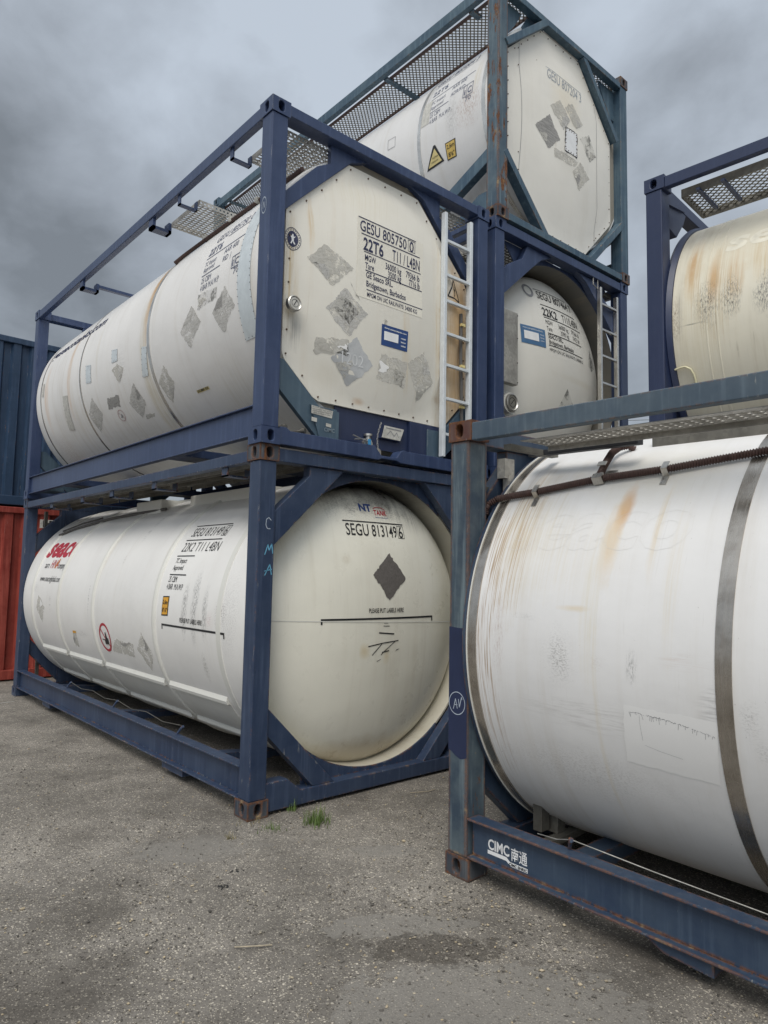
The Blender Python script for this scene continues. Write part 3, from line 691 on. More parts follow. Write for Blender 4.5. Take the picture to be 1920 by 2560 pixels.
def twig(pts, r, label, mat='twig'):
    o = MB().tube(pts, r, 6).build('twig', MAT[mat], smooth=True); return tag(o, label, 'twig')
twig([(-0.86, -1.36, 0.006), (-0.82, -1.395, 0.009), (-0.775, -1.42, 0.007), (-0.72, -1.45, 0.006)], 0.0032, 'pale dry twig lying in the open foreground asphalt')
twig([(1.30, -0.22, 0.004), (1.42, -0.30, 0.012), (1.5, -0.29, 0.01)], 0.003, 'bent dry stem on the asphalt behind the front corner post')
def lump(x, y, n, spread, label, seed, mat='tar', name='tar_lump', s0=0.007):
    rnd = random.Random(seed); mb = MB()
    for i in range(n):
        px, py = rnd.gauss(0, spread), rnd.gauss(0, spread); s = s0*rnd.uniform(0.5, 1.4); q = []
        for k in range(7):
            a = k*0.9; q.append((px+s*math.cos(a)*rnd.uniform(0.6, 1.3), py+s*math.sin(a)*rnd.uniform(0.6, 1.3), rnd.uniform(0, 0.3)*s))
        q.append((px, py, s*rnd.uniform(0.5, 0.9))); mb.add(q, [(k, (k+1) % 7, 7) for k in range(7)])
    o = mb.build(name, MAT[mat]); o.location = (x, y, slope(x, y)-0.001); return tag(o, label, 'debris')
lump(-0.60, -0.78, 14, 0.014, 'nearer dark crumbled tar lump on the asphalt', 1)
lump(-0.43, -0.64, 12, 0.022, 'farther dark crumbled tar lump, more scattered', 2)
lump(-0.79, -1.71, 1, 0.0, 'pale flat stone chip in the foreground below the twig', 3, 'twig', 'stone_chip', 0.012)
lump(0.20, -2.33, 1, 0.0, 'pale round stone lying near the front container rail', 4, 'twig', 'stone_chip', 0.011)
o = MB().prism([(0, 0), (0.30, 0.03), (0.33, 0.05), (0.20, 0.065), (0.02, 0.03)], 'z', 0.0, 0.003).build('paper_scrap', MAT['sticker'])
o.location = (-0.28, 5.46, 0.003); o.scale = (0.55, 0.6, 1); tag(o, 'pale torn paper scrap on the ground by the far left post', 'litter')

# ---------------------------------------------------------------- dry-freight containers far left
def dry_box(name, label, x0, y0, rz, z0, mat, matname):
    root = thing(name, label, 'shipping container', (x0, y0, z0), (0, 0, rz), 'dry freight containers behind the tanks')
    m = MAT[mat]; W, L, H = CWD, CL, CHT
    castings(root, m); 
    for x in (0.01, W-0.15): MB().box(x, x+0.14, 0.012, 0.13, ch, H-ch).build('corner_post', m, root, bevel=0.012)
    MB().box(cw, W-cw, 0.012, 0.09, H-0.105, H-0.012).build('top_end_rail', m, root, bevel=0.01)
    MB().box(cw, W-cw, 0.012, 0.10, 0.02, 0.16).build('bottom_end_rail', m, root, bevel=0.01)
    for x in (0.005, W-0.065):
        MB().box(x, x+0.06, cl, L-cl, H-0.07, H-0.012).build('top_side_rail', m, root); MB().box(x, x+0.06, cl, L-cl, 0.02, 0.16).build('bottom_side_rail', m, root)
    # corrugated end wall: flat ridges, sloped flanks, recessed valleys
    px = []; x = 0.15; k = 0
    while x < W-0.15:
        for dx, y in ((0.0, 0.035), (0.105, 0.035), (0.135, 0.085), (0.225, 0.085), (0.255, 0.035)):
            if x+dx < W-0.15: px.append((x+dx, y))
        x += 0.255
    def sheet(pts, ax, za, zb):
        v = [(p[0], p[1], z) if ax == 'x' else (p[1], p[0], z) for z in (za, zb) for p in pts]; n = len(pts)
        return MB().add(v, [(i, i+1, n+i+1, n+i) for i in range(n-1)])
    sheet(px, 'x', 0.15, H-0.10).build('corrugated_end_wall', m, root)
    ps = []; y = 0.12
    while y < L-0.15:
        for dy, xx in ((0.0, 0.012), (0.07, 0.012), (0.14, 0.048), (0.21, 0.048), (0.28, 0.012)):
            if y+dy < L-0.12: ps.append((y+dy, xx))
        y += 0.28
    sheet(ps, 'y', 0.15, H-0.06).build('corrugated_side_wall', m, root); sheet([(a, W-b) for a, b in ps], 'y', 0.15, H-0.06).build('corrugated_side_wall', m, root)
    MB().box(0.02, W-0.02, 0.05, L-0.05, H-0.045, H-0.03).build('roof_panel', m, root); MB().box(0.02, W-0.02, L-0.09, L-0.05, 0.15, H-0.05).build('rear_wall', m, root); MB().box(0.02, W-0.02, 0.05, L-0.05, 0.06, 0.14).build('floor_frame', m, root)
    return root
DY, DR = 7.262, 0.020
rb = dry_box('shipping_container', 'red corrugated freight container on the ground behind the left tanks', -0.33, DY, DR, 0.0, 'boxred', 'red')
bb = dry_box('shipping_container', 'dark blue corrugated freight container stacked on the red one', -0.36, DY+0.03, DR+0.012, CHT+0.0, 'boxblue', 'blue')
d = Decal(on_plane(0.033), 0.002); d.rect(0.885, 1.30, 2.285, 2.415); d.build('number_plate', MAT['sticker'], rb)
d = Decal(on_plane(0.033), 0.005); d.text('1', 0.93, 2.305, 0.03, 0.095, 0, 0.02); d.text('D', 1.02, 2.305, 0.075, 0.095, 0, 0.02); d.text('N', 1.17, 2.305, 0.08, 0.095, 0, 0.02); d.build('lettering', MAT['ink'], rb)

# ---------------------------------------------------------------- the upper left tank container
def tank_root(label, loc, rot=(0, 0, 0)):
    return thing('tank_container', label, 'tank container', loc, rot, 'stacked tank containers')

def upper_left():
    root = tank_root('navy framed tank container with aluminium ladder and flat riveted end, upper left', (-0.0134, -0.0267, CHT))
    F = MAT['navy']; x0, zc, r = 1.219, 1.37, 1.18
    castings(root, F); posts(root, F)
    for s in (0, 1):
        xa, xb = (0.004, 0.066) if s == 0 else (CWD-0.066, CWD-0.004)
        MB().box(xa, xb, cl, CL-cl, 2.472, 2.572).build('top_side_rail', F, root, bevel=0.006)
        rail_beam(root, 'bottom_side_rail', F, 0.012, 0, 0.062, 0.292, s, 1, flange=0.06, web_in=0.03)
        # gusset where the rail meets the post
        for ya, yb in ((0.15, 0.30), (CL-0.30, CL-0.15)):
            pass
    for ya, yb in ((0.004, 0.135), (CL-0.135, CL-0.004)):
        MB().box(cw, CWD-cw, ya, yb, 2.492, 2.578).build('top_end_rail', F, root, bevel=0.005)
    sill = [(cw, 0.004), (1.05, 0.004), (1.10, -0.0), (1.13, 0.02), (1.30, 0.02), (1.34, 0.0), (1.40, 0.004), (CWD-cw, 0.004), (CWD-cw, 0.11), (1.415, 0.112), (1.38, 0.118), (1.345, 0.108), (1.295, 0.045), (1.13, 0.045), (1.05, 0.122), (1.02, 0.115), (0.25, 0.112), (0.215, 0.135), (cw, 0.135)]
    sill = [(x, max(z, 0.005)) for x, z in sill]
    MB().prism(sill, 'y', 0.006, 0.115).build('bottom_end_rail', F, root, bevel=0.005)
    MB().box(cw, CWD-cw, CL-0.115, CL-0.006, 0.005, 0.115).build('bottom_end_rail', F, root, bevel=0.005)
    # braces across the corners of both ends
    mirror4(root, 'corner_brace', F, [(0.147, 1.76), (0.147, 1.905), (0.30, 2.075), (0.47, 2.26), (0.60, 2.335), (0.60, 2.495), (0.98, 2.495), (0.80, 2.42)], 0.078, 0.128, 1)
    mirror4(root, 'corner_brace', MAT['plate'], [(0.147, 0.46), (0.147, 0.66), (0.215, 0.66), (0.55, 0.36), (0.72, 0.36), (0.72, 0.112), (0.54, 0.112)], 0.076, 0.122, 1)
    # tank
    stains = [(2.275, 1.90, 0.085, 0.75, TAN, 1.0, 'flat'), (2.255, 1.85, 0.04, 0.85, (0.42, 0.22, 0.07), 0.9, 'drip'), (0.40, 1.9, 0.10, 0.5, (0.55, 0.40, 0.2), 0.8, 'line'), (0.9, 0.55, 0.5, 0.4, PALE, 0.35, 'drip'), (2.30, 1.20, 0.13, 1.0, PALE, 0.95, 'drip'), (2.36, 0.75, 0.12, 0.5, PALE, 0.9, 'drip'), (4.55, 1.6, 0.09, 0.9, TAN, 0.75, 'drip'), (4.44, 0.9, 0.05, 0.6, PALE, 0.6, 'drip'), (5.45, 1.3, 0.10, 0.5, ORANGE, 0.6, 'drip'), (0.42, 1.75, 0.14, 0.55, PALE, 0.9, 'drip'), (0.30, 1.0, 0.12, 0.7, PALE, 0.6, 'drip'), (5.3, 0.55, 0.5, 0.3, BROWN, 0.5, 'scuff'), (2.9, 1.2, 0.12, 0.3, GREY, 0.25, 'rub'), (3.6, 1.5, 0.05, 0.5, PALE, 0.5, 'drip')]
    shell = MB().lathe([(0.0, CL-0.06), (0.95, CL-0.065), (1.12, CL-0.10), (r, CL-0.17), (r, 0.150), (r-0.012, 0.138), (0.55, 0.138)], x0, zc, 160)
    tank = shell.build('tank', clad('upper_left_tank_cladding', (0.80, 0.785, 0.765), stains, 0.36, 'y', zc, seed=2.0), root, smooth=True)
    for ya, bw in ((2.165, 0.055), (4.12, 0.035), (5.66, 0.035)): band(tank, 'cladding_band', MAT['bright'] if bw > 0.05 else MAT['band'], x0, zc, r, ya, ya+bw)
    U = lambda y, deg: (-y, r*R(deg)); cyl = on_cyl(x0, zc, r)
    # riveted cover strip by the post, and small riveted patches
    def plate(corners, name='riveted_patch', mat='greypatch', e=0.004, rivets=True, lab=None):
        d = Decal(cyl, e); P = [U(*c) for c in corners]; d.poly(P); o = d.build(name, MAT[mat], tank, label=lab)
        if rivets:
            rv = Decal(cyl, e+0.003, 5)
            for (a, b), (c, f) in zip(P, P[1:]+P[:1]):
                n = max(1, round(math.hypot(c-a, f-b)/0.055))
                for k in range(n):
                    u, v = a+(c-a)*k/n, b+(f-b)*k/n; cu = sum(p[0] for p in P)/len(P); cv = sum(p[1] for p in P)/len(P); l = math.hypot(cu-u, cv-v); u += (cu-u)/l*0.014; v += (cv-v)/l*0.014
                    rv.poly([(u+0.0045*math.cos(t*1.047), v+0.0045*math.sin(t*1.047)) for t in range(6)])
            rv.build('rivets', MAT['dark'], o)
        return o
    plate([(0.50, 42), (0.49, 10), (0.505, -24.5), (0.30, -24.5), (0.30, 42)], 'cover_strip', 'greypatch')
    plate([(3.13, 1), (2.97, 0), (2.97, -6.1), (3.13, -5.7)]); plate([(3.93, 1.2), (3.76, 0), (3.77, -9.6), (3.93, -8.8)])
    plate([(4.77, -8.5), (4.60, -9.5), (4.68, -29.9), (4.86, -29)], mat='sticker'); plate([(2.34, -6.2), (2.225, -7.2), (2.30, -20.1), (2.43, -19.7)]); plate([(5.62, 6.8), (5.55, 6.3), (5.55, -2.3), (5.62, -2)], mat='sticker')
    def res(c, m, lab=None, name='placard_residue'): scrap([U(*k) for k in c], cyl, tank, m); d = Decal(cyl, 0.0022); d.torn([U(*k) for k in c]); return d.build(name, MAT[m], tank, label=lab)
    res([(1.28, -0.9), (1.12, -9.3), (1.37, -17.3), (1.51, -9.2)], 'res_mid'); res([(1.16, 2.3), (0.82, 0.6), (0.83, -3.8), (1.17, -4.3)], 'res_line'); res([(0.69, -0.5), (0.55, -10), (0.78, -18), (0.92, -8.8)], 'res_mid')
    res([(1.95, -18.6), (1.85, -27.5), (2.05, -35.8), (2.16, -25.4)], 'res_light'); res([(2.69, -19.9), (2.57, -30.1), (2.81, -37.4), (2.94, -27.9)], 'res_mid'); res([(3.43, -21.6), (3.12, -22.3), (3.17, -27.4), (3.49, -26.9)], 'res_dark')
    res([(3.84, -17.5), (3.69, -27.8), (3.98, -37.1), (4.09, -25.7)], 'res_mid'); res([(3.0, -6.9), (2.84, -11.3), (3.01, -17.4), (3.15, -9.3)], 'res_light'); res([(2.7, -36), (2.5, -37), (2.55, -39), (2.75, -38.5)], 'res_light')
    # lettering on the side
    d = Decal(cyl); T = lambda s, ya, yb, deg, cap, **k: d.text(s, -ya, r*R(deg), ya-yb, cap, **k)
    T('GESU 805750 0', 1.10, 0.50, 25.6, 0.085); T('22T6', 1.13, 0.90, 19.2, 0.075, bold=0.02)
    d.rect(-1.14, -0.48, r*R(17.6), r*R(18.0)); d.rect(-0.86, -0.50, r*R(24.3), r*R(24.7))
    T('TC Impact', 1.13, 0.93, 13.9, 0.045); T('Approved', 1.13, 0.94, 11.2, 0.045); d.rect(-1.14, -0.82, r*R(9.5), r*R(9.9)); T('25 CBM', 1.13, 0.96, 6.2, 0.05); T('4 BAR M.A.W.P', 1.13, 0.81, 2.9, 0.05)
    T('AAR 600', 0.80, 0.57, 14.3, 0.05); T('RID  |', 0.79, 0.66, 10.6, 0.05); T('70', 0.57, 0.49, 1.9, 0.05)
    d.line([(-0.61, r*R(9.6)), (-0.48, r*R(9.6)), (-0.48, r*R(4.7)), (-0.61, r*R(4.7)), (-0.61, r*R(9.6))], 0.007); d.line([(-0.565, r*R(9.6)), (-0.565, r*R(4.7))], 0.006); T('i', 0.60, 0.582, 5.6, 0.055, bold=0.02); T('C', 0.555, 0.50, 5.6, 0.055, bold=0.02)
    d.build('lettering', MAT['wornink'], tank)
    d = Decal(cyl); d.text('geseacotanks.com', -5.64, r*R(24.0), 1.95, 0.125, 0.25, 0.02); d.build('lettering', MAT['navyink'], tank)
    d = Decal(cyl); d.rect(-1.545, -1.32, r*R(-36.0), r*R(-34.6)); d.build('sticker', MAT['paleyellow'], tank); d = Decal(cyl, 0.004); d.text('DOCUMENT BOX', -1.535, r*R(-35.7), 0.205, 0.021, bold=0.03); d.build('lettering', MAT['ink'], tank)
    d = Decal(cyl); d.ring(-3.25, r*R(-32.3), 0.082, 0.070, sv=0.82); d.line([(-3.30, r*R(-30.2)), (-3.20, r*R(-34.6))], 0.008); d.build('prohibition_sign', plain('faded_red_sign', (0.50, 0.36, 0.36), 0.5), tank)
    d = Decal(cyl, 0.004); d.poly([(-3.285, r*R(-33.3)), (-3.24, r*R(-33.6)), (-3.215, r*R(-32.6)), (-3.24, r*R(-31.2)), (-3.255, r*R(-32.4))]); d.build('sign_symbol', MAT['greyink'], tank)
    # hose with pale clips along the shoulder of the tank
    pts = [(x0-(r+0.022)*math.cos(R(a)), y, zc+(r+0.022)*math.sin(R(a))) for y, a in [(2.16, 37), (2.08, 41), (1.9, 44), (1.5, 45), (1.0, 45.5), (0.5, 46), (0.16, 46)]]
    o = MB().tube(pts, 0.019, 10).build('hose', MAT['hose'], tank, smooth=True)
    for y in (1.75, 1.25, 0.8, 0.62): a = R(45.3); MB().box(x0-(r+0.045)*math.cos(a)-0.012, x0-(r+0.045)*math.cos(a)+0.045, y-0.02, y+0.02, zc+(r+0.045)*math.sin(a)-0.03, zc+(r+0.045)*math.sin(a)+0.012).build('hose_clip', MAT['sticker'], o, bevel=0.004)
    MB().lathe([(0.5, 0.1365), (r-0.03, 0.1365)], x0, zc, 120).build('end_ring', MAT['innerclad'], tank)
    # flat end
    octo = octagon(0.21, 2.228, 0.405, 2.415, 0.525, 1.925, 0.80, 1.575, 0.69, 1.83, 0.715, 1.78)
    ps = [(2.12, 1.1, 0.33, 1.5, (0.55, 0.40, 0.23), 0.8, 'drip'), (2.10, 1.05, 0.30, 1.25, (0.28, 0.15, 0.06), 0.85, 'line'), (2.06, 1.05, 0.27, 1.3, (0.54, 0.37, 0.20), 0.7, 'flat'), (2.08, 1.45, 0.2, 0.5, (0.56, 0.38, 0.20), 0.9, 'flat'), (1.80, 1.3, 0.04, 0.9, (0.60, 0.46, 0.27), 0.7, 'drip'), (1.86, 1.7, 0.05, 0.35, PALE, 0.9, 'drip'), (1.37, 1.45, 0.14, 0.12, (0.66, 0.56, 0.34), 0.75, 'flat'), (1.42, 1.05, 0.05, 0.5, (0.64, 0.48, 0.26), 0.55, 'drip'), (0.25, 1.35, 0.09, 0.55, (0.58, 0.46, 0.28), 0.9, 'drip'), (0.42, 1.75, 0.03, 0.3, (0.60, 0.44, 0.24), 0.8, 'drip'), (0.9, 2.15, 0.5, 0.2, (0.70, 0.65, 0.52), 0.5, 'drip'), (0.30, 0.90, 0.09, 0.16, GREY, 0.55, 'drip'), (0.95, 0.47, 0.07, 0.04, (0.58, 0.40, 0.25), 0.6, 'flat'), (0.6, 0.62, 0.2, 0.12, PALE, 0.25, 'flat')]
    P = end_panel('end_panel', octo, 0.100, 0.048, x0, 1.40, 0.82, 0.95, clad('riveted_end_cladding', (0.79, 0.76, 0.68), ps, 0.26, 'x', seed=3.3, tone=(0.50, 0.36, 0.2)), tank)
    bolts(P, along(octo, 0.185, 0.03), 0.098, MAT['bolt'], 0.0068, name='bolts')
    fn = panel_fn(0.100, 0.048, x0, 1.40, 0.82, 0.95)
    d = Decal(fn, 0.002); d.rect(0.86, 1.60, 1.32, 1.99); d.build('sticker', plain('cream_label_film', (0.80, 0.765, 0.67), 0.35, var=0.03), P)
    d = Decal(fn, 0.0042, 0.08); X = lambda s, ua, ub, v, cap, **k: d.text(s, ua, v, ub-ua, cap, **k)
    for a, b, z, t in ((0.866, 1.51, 1.983, 0.008), (0.90, 1.56, 1.852, 0.008), (0.93, 1.575, 1.709, 0.007), (0.95, 1.59, 1.556, 0.008), (0.965, 1.60, 1.397, 0.007)): d.rect(a, b, z-t/2, z+t/2)
    X('GESU 805750', 0.885, 1.40, 1.874, 0.088, bold=0.008); X('0', 1.435, 1.485, 1.874, 0.088, bold=0.008); d.line([(1.42, 1.872), (1.50, 1.872), (1.50, 1.970), (1.42, 1.970), (1.42, 1.872)], 0.004)
    X('22T6', 0.922, 1.14, 1.724, 0.10, bold=0.022); X('T11 / L4BN', 1.24, 1.56, 1.728, 0.095, bold=0.005); X('MGW', 0.942, 1.06, 1.638, 0.05, bold=0.01); X('36000 kg', 1.165, 1.345, 1.632, 0.054, bold=0.01); X('79366 lb', 1.40, 1.56, 1.632, 0.054, bold=0.01)
    X('Tare', 0.946, 1.04, 1.572, 0.05, bold=0.01); X('3500 kg', 1.195, 1.345, 1.567, 0.054, bold=0.01); X('7716 lb', 1.435, 1.565, 1.567, 0.054, bold=0.01)
    X('GE Seaco SRL.', 0.957, 1.252, 1.497, 0.048, bold=0.012); X('Bridgetown, Barbados', 0.962, 1.40, 1.424, 0.048, bold=0.012); X('MPGM ON UIC RAILWAYS: 34000 KG', 0.972, 1.535, 1.341, 0.036, bold=0.008)
    d.build('lettering', MAT['navyink'], P)
    def rs(pts, m, lab=None): scrap(pts, fn, P, m); q = Decal(fn, 0.0022); q.torn(pts); return q.build('placard_residue', MAT[m], P, label=lab)
    rs([(0.533, 1.642), (0.83, 1.535), (0.617, 1.323), (0.385, 1.487)], 'res_light'); rs([(0.758, 1.348), (0.989, 1.191), (0.798, 0.962), (0.568, 1.126)], 'res_mid'); rs([(0.75, 1.28), (0.90, 1.19), (0.80, 1.05), (0.63, 1.14)], 'res_line')
    rs([(0.495, 0.893), (0.80, 0.93), (0.79, 0.80), (0.499, 0.774)], 'res_light'); o = rs([(0.876, 0.973), (1.051, 0.776), (0.82, 0.573), (0.635, 0.763)], 'res_solid', 'silver diamond with a faint number showing')
    q = Decal(fn, 0.0045); q.text('1202', 0.73, 0.735, 0.22, 0.095); q.build('lettering', plain('ghost_number', (0.60, 0.61, 0.615), 0.5), o)
    rs([(1.14, 0.9), (1.43, 0.89), (1.403, 0.662), (1.084, 0.672)], 'res_light'); rs([(1.29, 0.80), (1.40, 0.76), (1.37, 0.66), (1.28, 0.70)], 'res_line'); rs([(1.632, 1.033), (1.742, 0.769), (1.572, 0.569), (1.43, 0.89)], 'res_light'); rs([(0.80, 1.42), (0.85, 1.34), (0.92, 1.27), (0.86, 1.30)], 'res_line'); rs([(1.17, 1.20), (1.20, 1.19), (1.19, 1.12), (1.16, 1.13)], 'res_line')
    d = Decal(fn, 0.003); d.poly([(1.14, 1.153), (1.438, 1.159), (1.428, 0.978), (1.134, 0.974)]); s = d.build('sticker', MAT['bluesticker'], P, label='blue rental sticker with white writing')
    d = Decal(fn, 0.0052); d.poly([(1.165, 1.098), (1.325, 1.102), (1.322, 1.028), (1.163, 1.024)]); d.text('www.geseacotanks.com', 1.165, 1.122, 0.25, 0.013, bold=0.02)
    for i, w in enumerate(('rental', 'leasing', 'sales')): d.text(w, 1.352, 1.073-0.032*i, 0.055, 0.014, bold=0.02)
    d.build('lettering', MAT['white'], s)
    d = Decal(fn, 0.003); d.ring(0.272, 1.607, 0.068, 0.064, sv=1.32); d.ring(0.272, 1.607, 0.047, 0.040, sv=1.32)
    d.poly([(0.272+0.040*math.cos(t*0.4488), 1.607+0.053*math.sin(t*0.4488)) for t in range(14)])
    for k in range(22):                                        # tiny letters round the seal
        t = 2*math.pi*k/22; d.rect(0.272+0.056*math.cos(t)-0.0028, 0.272+0.056*math.cos(t)+0.0028, 1.607+0.074*math.sin(t)-0.005, 1.607+0.074*math.sin(t)+0.005)
    s = d.build('round_seal_sticker', MAT['navyink'], P)
    d = Decal(fn, 0.0055); d.poly([(0.268, 1.645), (0.278, 1.645), (0.281, 1.625), (0.30, 1.632), (0.282, 1.612), (0.284, 1.59), (0.296, 1.568), (0.285, 1.566), (0.273, 1.588), (0.262, 1.565), (0.252, 1.568), (0.264, 1.592), (0.262, 1.613), (0.245, 1.628), (0.264, 1.627)]); d.build('seal_figure', MAT['white'], s)
    # warning triangle half behind the ladder
    d = Decal(fn, 0.003); d.line([(2.02, 1.80), (2.115, 1.615), (1.925, 1.615), (2.02, 1.80)], 0.013); d.poly([(2.03, 1.745), (2.005, 1.695), (2.022, 1.695), (2.01, 1.645), (2.002, 1.65), (2.014, 1.628), (2.026, 1.652), (2.019, 1.652), (2.04, 1.71), (2.022, 1.708)]); d.build('warning_sign', MAT['ink'], P)
    # thermometer dial
    g = MB().lathe([(0.0, 0.055), (0.060, 0.055), (0.060, 0.020), (0.052, 0.014), (0.045, 0.020), (0.0, 0.020)], 0.262, 1.079, 40).build('thermometer', MAT['ss'], P, smooth=True)
    d = Decal(on_plane(0.020), 0.001, 1); d.poly([(0.262+0.044*math.cos(t*0.3307), 1.079+0.044*math.sin(t*0.3307)) for t in range(19)]); d.build('dial', MAT['sticker'], g)
    d = Decal(on_plane(0.018), 0.001, 1); d.line([(0.252, 1.062), (0.278, 1.108)], 0.006); d.ring(0.262, 1.079, 0.030, 0.027, 24); d.build('needle', MAT['ink'], g)
    ladder(root, MAT['alu'], 1.845, 2.185, 0.125, 0.30, 2.36, 2.385, (2.105, 1.785, 1.545, 1.245, 0.956, 0.652, 0.33), y=-0.004, rh=0.026)
    MB().tube([(2.15, 0.07, 0.30), (2.13, 0.06, 0.7), (2.115, 0.06, 1.1), (2.12, 0.065, 1.5)], 0.016, 8).build('cable_run', MAT['cable'], root, smooth=True)
    for z in (0.62, 1.0, 1.39): MB().box(2.10, 2.15, 0.035, 0.06, z-0.012, z+0.012).build('cable_clip', MAT['paleyellow'], root)
    # walkway planks on hooked brackets
    for ya, yb in ((1.545, 2.13), (0.135, 0.64)):
        for xa, xb in ((0.195, 0.66), (CWD-0.66, CWD-0.195)):
            mb = MB(); grip_plank(mb, xa, xb, ya+0.006, yb-0.006, 2.43)
            for yy, ny in ((ya, 1), (yb, -1)): holed_strip(mb, (xa, yy, 2.425), (xb, yy, 2.425), 12, (0, 0, 1), 0.05, (0, ny, 0), 0.003, 0.009)
            mb.box(xa, xa+0.003, ya, yb, 2.425, 2.475); mb.build('walkway_plank', MAT['galv'], root)
    for y in (4.2, 2.2, 1.60, 0.64): u_bracket(root, F, y, w=0.10 if y > 2 else 0.05, t=0.030 if y > 2 else 0.012); u_bracket(root, F, y, w=0.06, t=0.012, right=True)
    MB().box(0.18, 0.78, 4.17, 4.23, 2.44, 2.475).build('cross_bar', F, root, bevel=0.004); MB().box(CWD-0.78, CWD-0.18, 4.17, 4.23, 2.44, 2.475).build('cross_bar', F, root, bevel=0.004)
    d = Decal(on_side(0.009), 0.0015); d.ring(-0.085, 1.77, 0.034, 0.030, 28, 1.9); d.line([(-0.098, 1.745), (-0.094, 1.80), (-0.076, 1.745), (-0.072, 1.795)], 0.004); d.build('chalk_letters', MAT['chalk'], root)
    # valve recess below the panel
    vb = MB().box(0.73, 1.90, 0.122, 0.134, 0.112, 0.43).box(1.52, 1.90, 0.09, 0.122, 0.115, 0.40).build('valve_box', MAT['navydeep'], root, bevel=0.004)
    MB().prism([(0.455, 0.358), (0.728, 0.339), (0.728, 0.112), (0.545, 0.112)], 'y', 0.058, 0.074).build('data_plate', MAT['plate'], root, bevel=0.002)
    fp = on_plane(0.056)
    for k, c in enumerate(([(0.462, 0.352), (0.665, 0.338), (0.655, 0.278), (0.462, 0.29)], [(0.60, 0.235), (0.65, 0.232), (0.65, 0.205), (0.60, 0.21)], [(0.465, 0.262), (0.515, 0.259), (0.515, 0.228), (0.465, 0.232)])):
        d = Decal(fp, 0.002); d.poly(c); s = d.build('sticker', MAT['sticker'], root)
        if k == 0:
            d = Decal(fp, 0.0035)
            for i, t in enumerate(('MAXIMUM GROSS MASS 36000', 'EQUIPMENT TEST DATE', 'STEAM WORKING PRESSURE', 'TANK CLEANING ONLY')): d.text(t, 0.47, 0.337-0.0145*i, 0.18, 0.008)
            d.build('lettering', MAT['ink'], s)
    d = Decal(fp, 0.002); d.text('CIMC', 0.585, 0.17, 0.10, 0.028, bold=0.02); d.build('lettering', plain('dull_plate_lettering', (0.20, 0.25, 0.29), 0.5), root)
    d = Decal(on_plane(0.086), 0.002); d.poly([(1.222, 0.318), (1.443, 0.314), (1.402, 0.211), (1.194, 0.215)]); MB().prism([(1.215, 0.325), (1.45, 0.321), (1.41, 0.205), (1.186, 0.209)], 'y', 0.09, 0.2).build('sign_block', MAT['navydeep'], root); s = d.build('sticker', MAT['sticker'], root)
    d = Decal(on_plane(0.083), 0.001); d.line([(1.24, 0.30), (1.41, 0.297)], 0.008); d.line([(1.25, 0.24), (1.29, 0.28), (1.33, 0.24), (1.36, 0.275), (1.38, 0.235)], 0.006); d.build('lettering', MAT['greyink'], s)
    v = MB().tube([(1.06, 0.2, 0.14), (1.06, 0.09, 0.14)], 0.045, 14).tube([(1.06, 0.10, 0.14), (1.06, 0.10, 0.205)], 0.022, 10).tube([(1.06, 0.10, 0.205), (1.06, 0.10, 0.222)], 0.036, 12).build('outlet_valve', MAT['ss'], root, smooth=True)
    MB().tube([(0.87, 0.055, 0.182), (0.96, 0.06, 0.162), (1.05, 0.08, 0.158)], 0.006, 8).tube([(0.88, 0.05, 0.15), (1.03, 0.075, 0.172)], 0.005, 8).build('valve_lever', MAT['ss'], v, smooth=True)
    MB().box(1.04, 1.065, 0.065, 0.075, 0.13, 0.175).build('blue_tag', plain('blue_tag', (0.05, 0.28, 0.55), 0.5), v)
    mb = MB()
    for k in range(13):
        t = k/12; z = 0.318-0.235*t; x = 1.163-0.025*math.sin(t*3.1)-0.02*t; a = k % 2
        mb.tube([(x+0.008*math.cos(q)*(1 if a else 0.3), 0.06+0.008*math.cos(q)*(0.3 if a else 1), z+0.013*math.sin(q)) for q in np.linspace(0, 6.283, 9)], 0.0022, 5)
    mb.build('chain', MAT['bright'], v); MB().lathe([(0, 0.05), (0.033, 0.05), (0.033, 0.07), (0, 0.07)], 1.13, 0.075, 24).build('valve_cap', MAT['ss'], v, smooth=True)
    mb = MB()
    for x, z in ((0.25, 0.155), (0.42, 0.15)): mb.tube([(x-0.10, 0.30, z-0.005), (x, 0.075, z)], 0.011, 8).tube([(x-0.012, 0.10, z), (x+0.002, 0.072, z)], 0.021, 10)
    mb.build('drain_pipe', MAT['galvdark'], root, smooth=True)
    for ya in (1.35, 4.3): MB().box(0.06, CWD-0.06, ya, ya+0.30, 0.06, 0.13).build('cross_bearer', F, root, bevel=0.004)
    MB().box(0.1, 0.30, 5.35, 5.75, 0.075, 0.13).build('cross_bearer', MAT['plate'], root)
    return root
upper_left()
# ---------------------------------------------------------------- the lower left tank container (domed end, ringed tank)
def dome(mb, x0, z0, r, yc, b, n=112, m=20, rim=0.0):
    prof = [(r*math.sin(math.pi/2*i/m), yc-b*math.cos(math.pi/2*i/m)) for i in range(m+1)]
    prof[0] = (0.0005, yc-b)
    if rim: prof.append((r, yc+rim))
    return mb.lathe(prof, x0, z0, n)

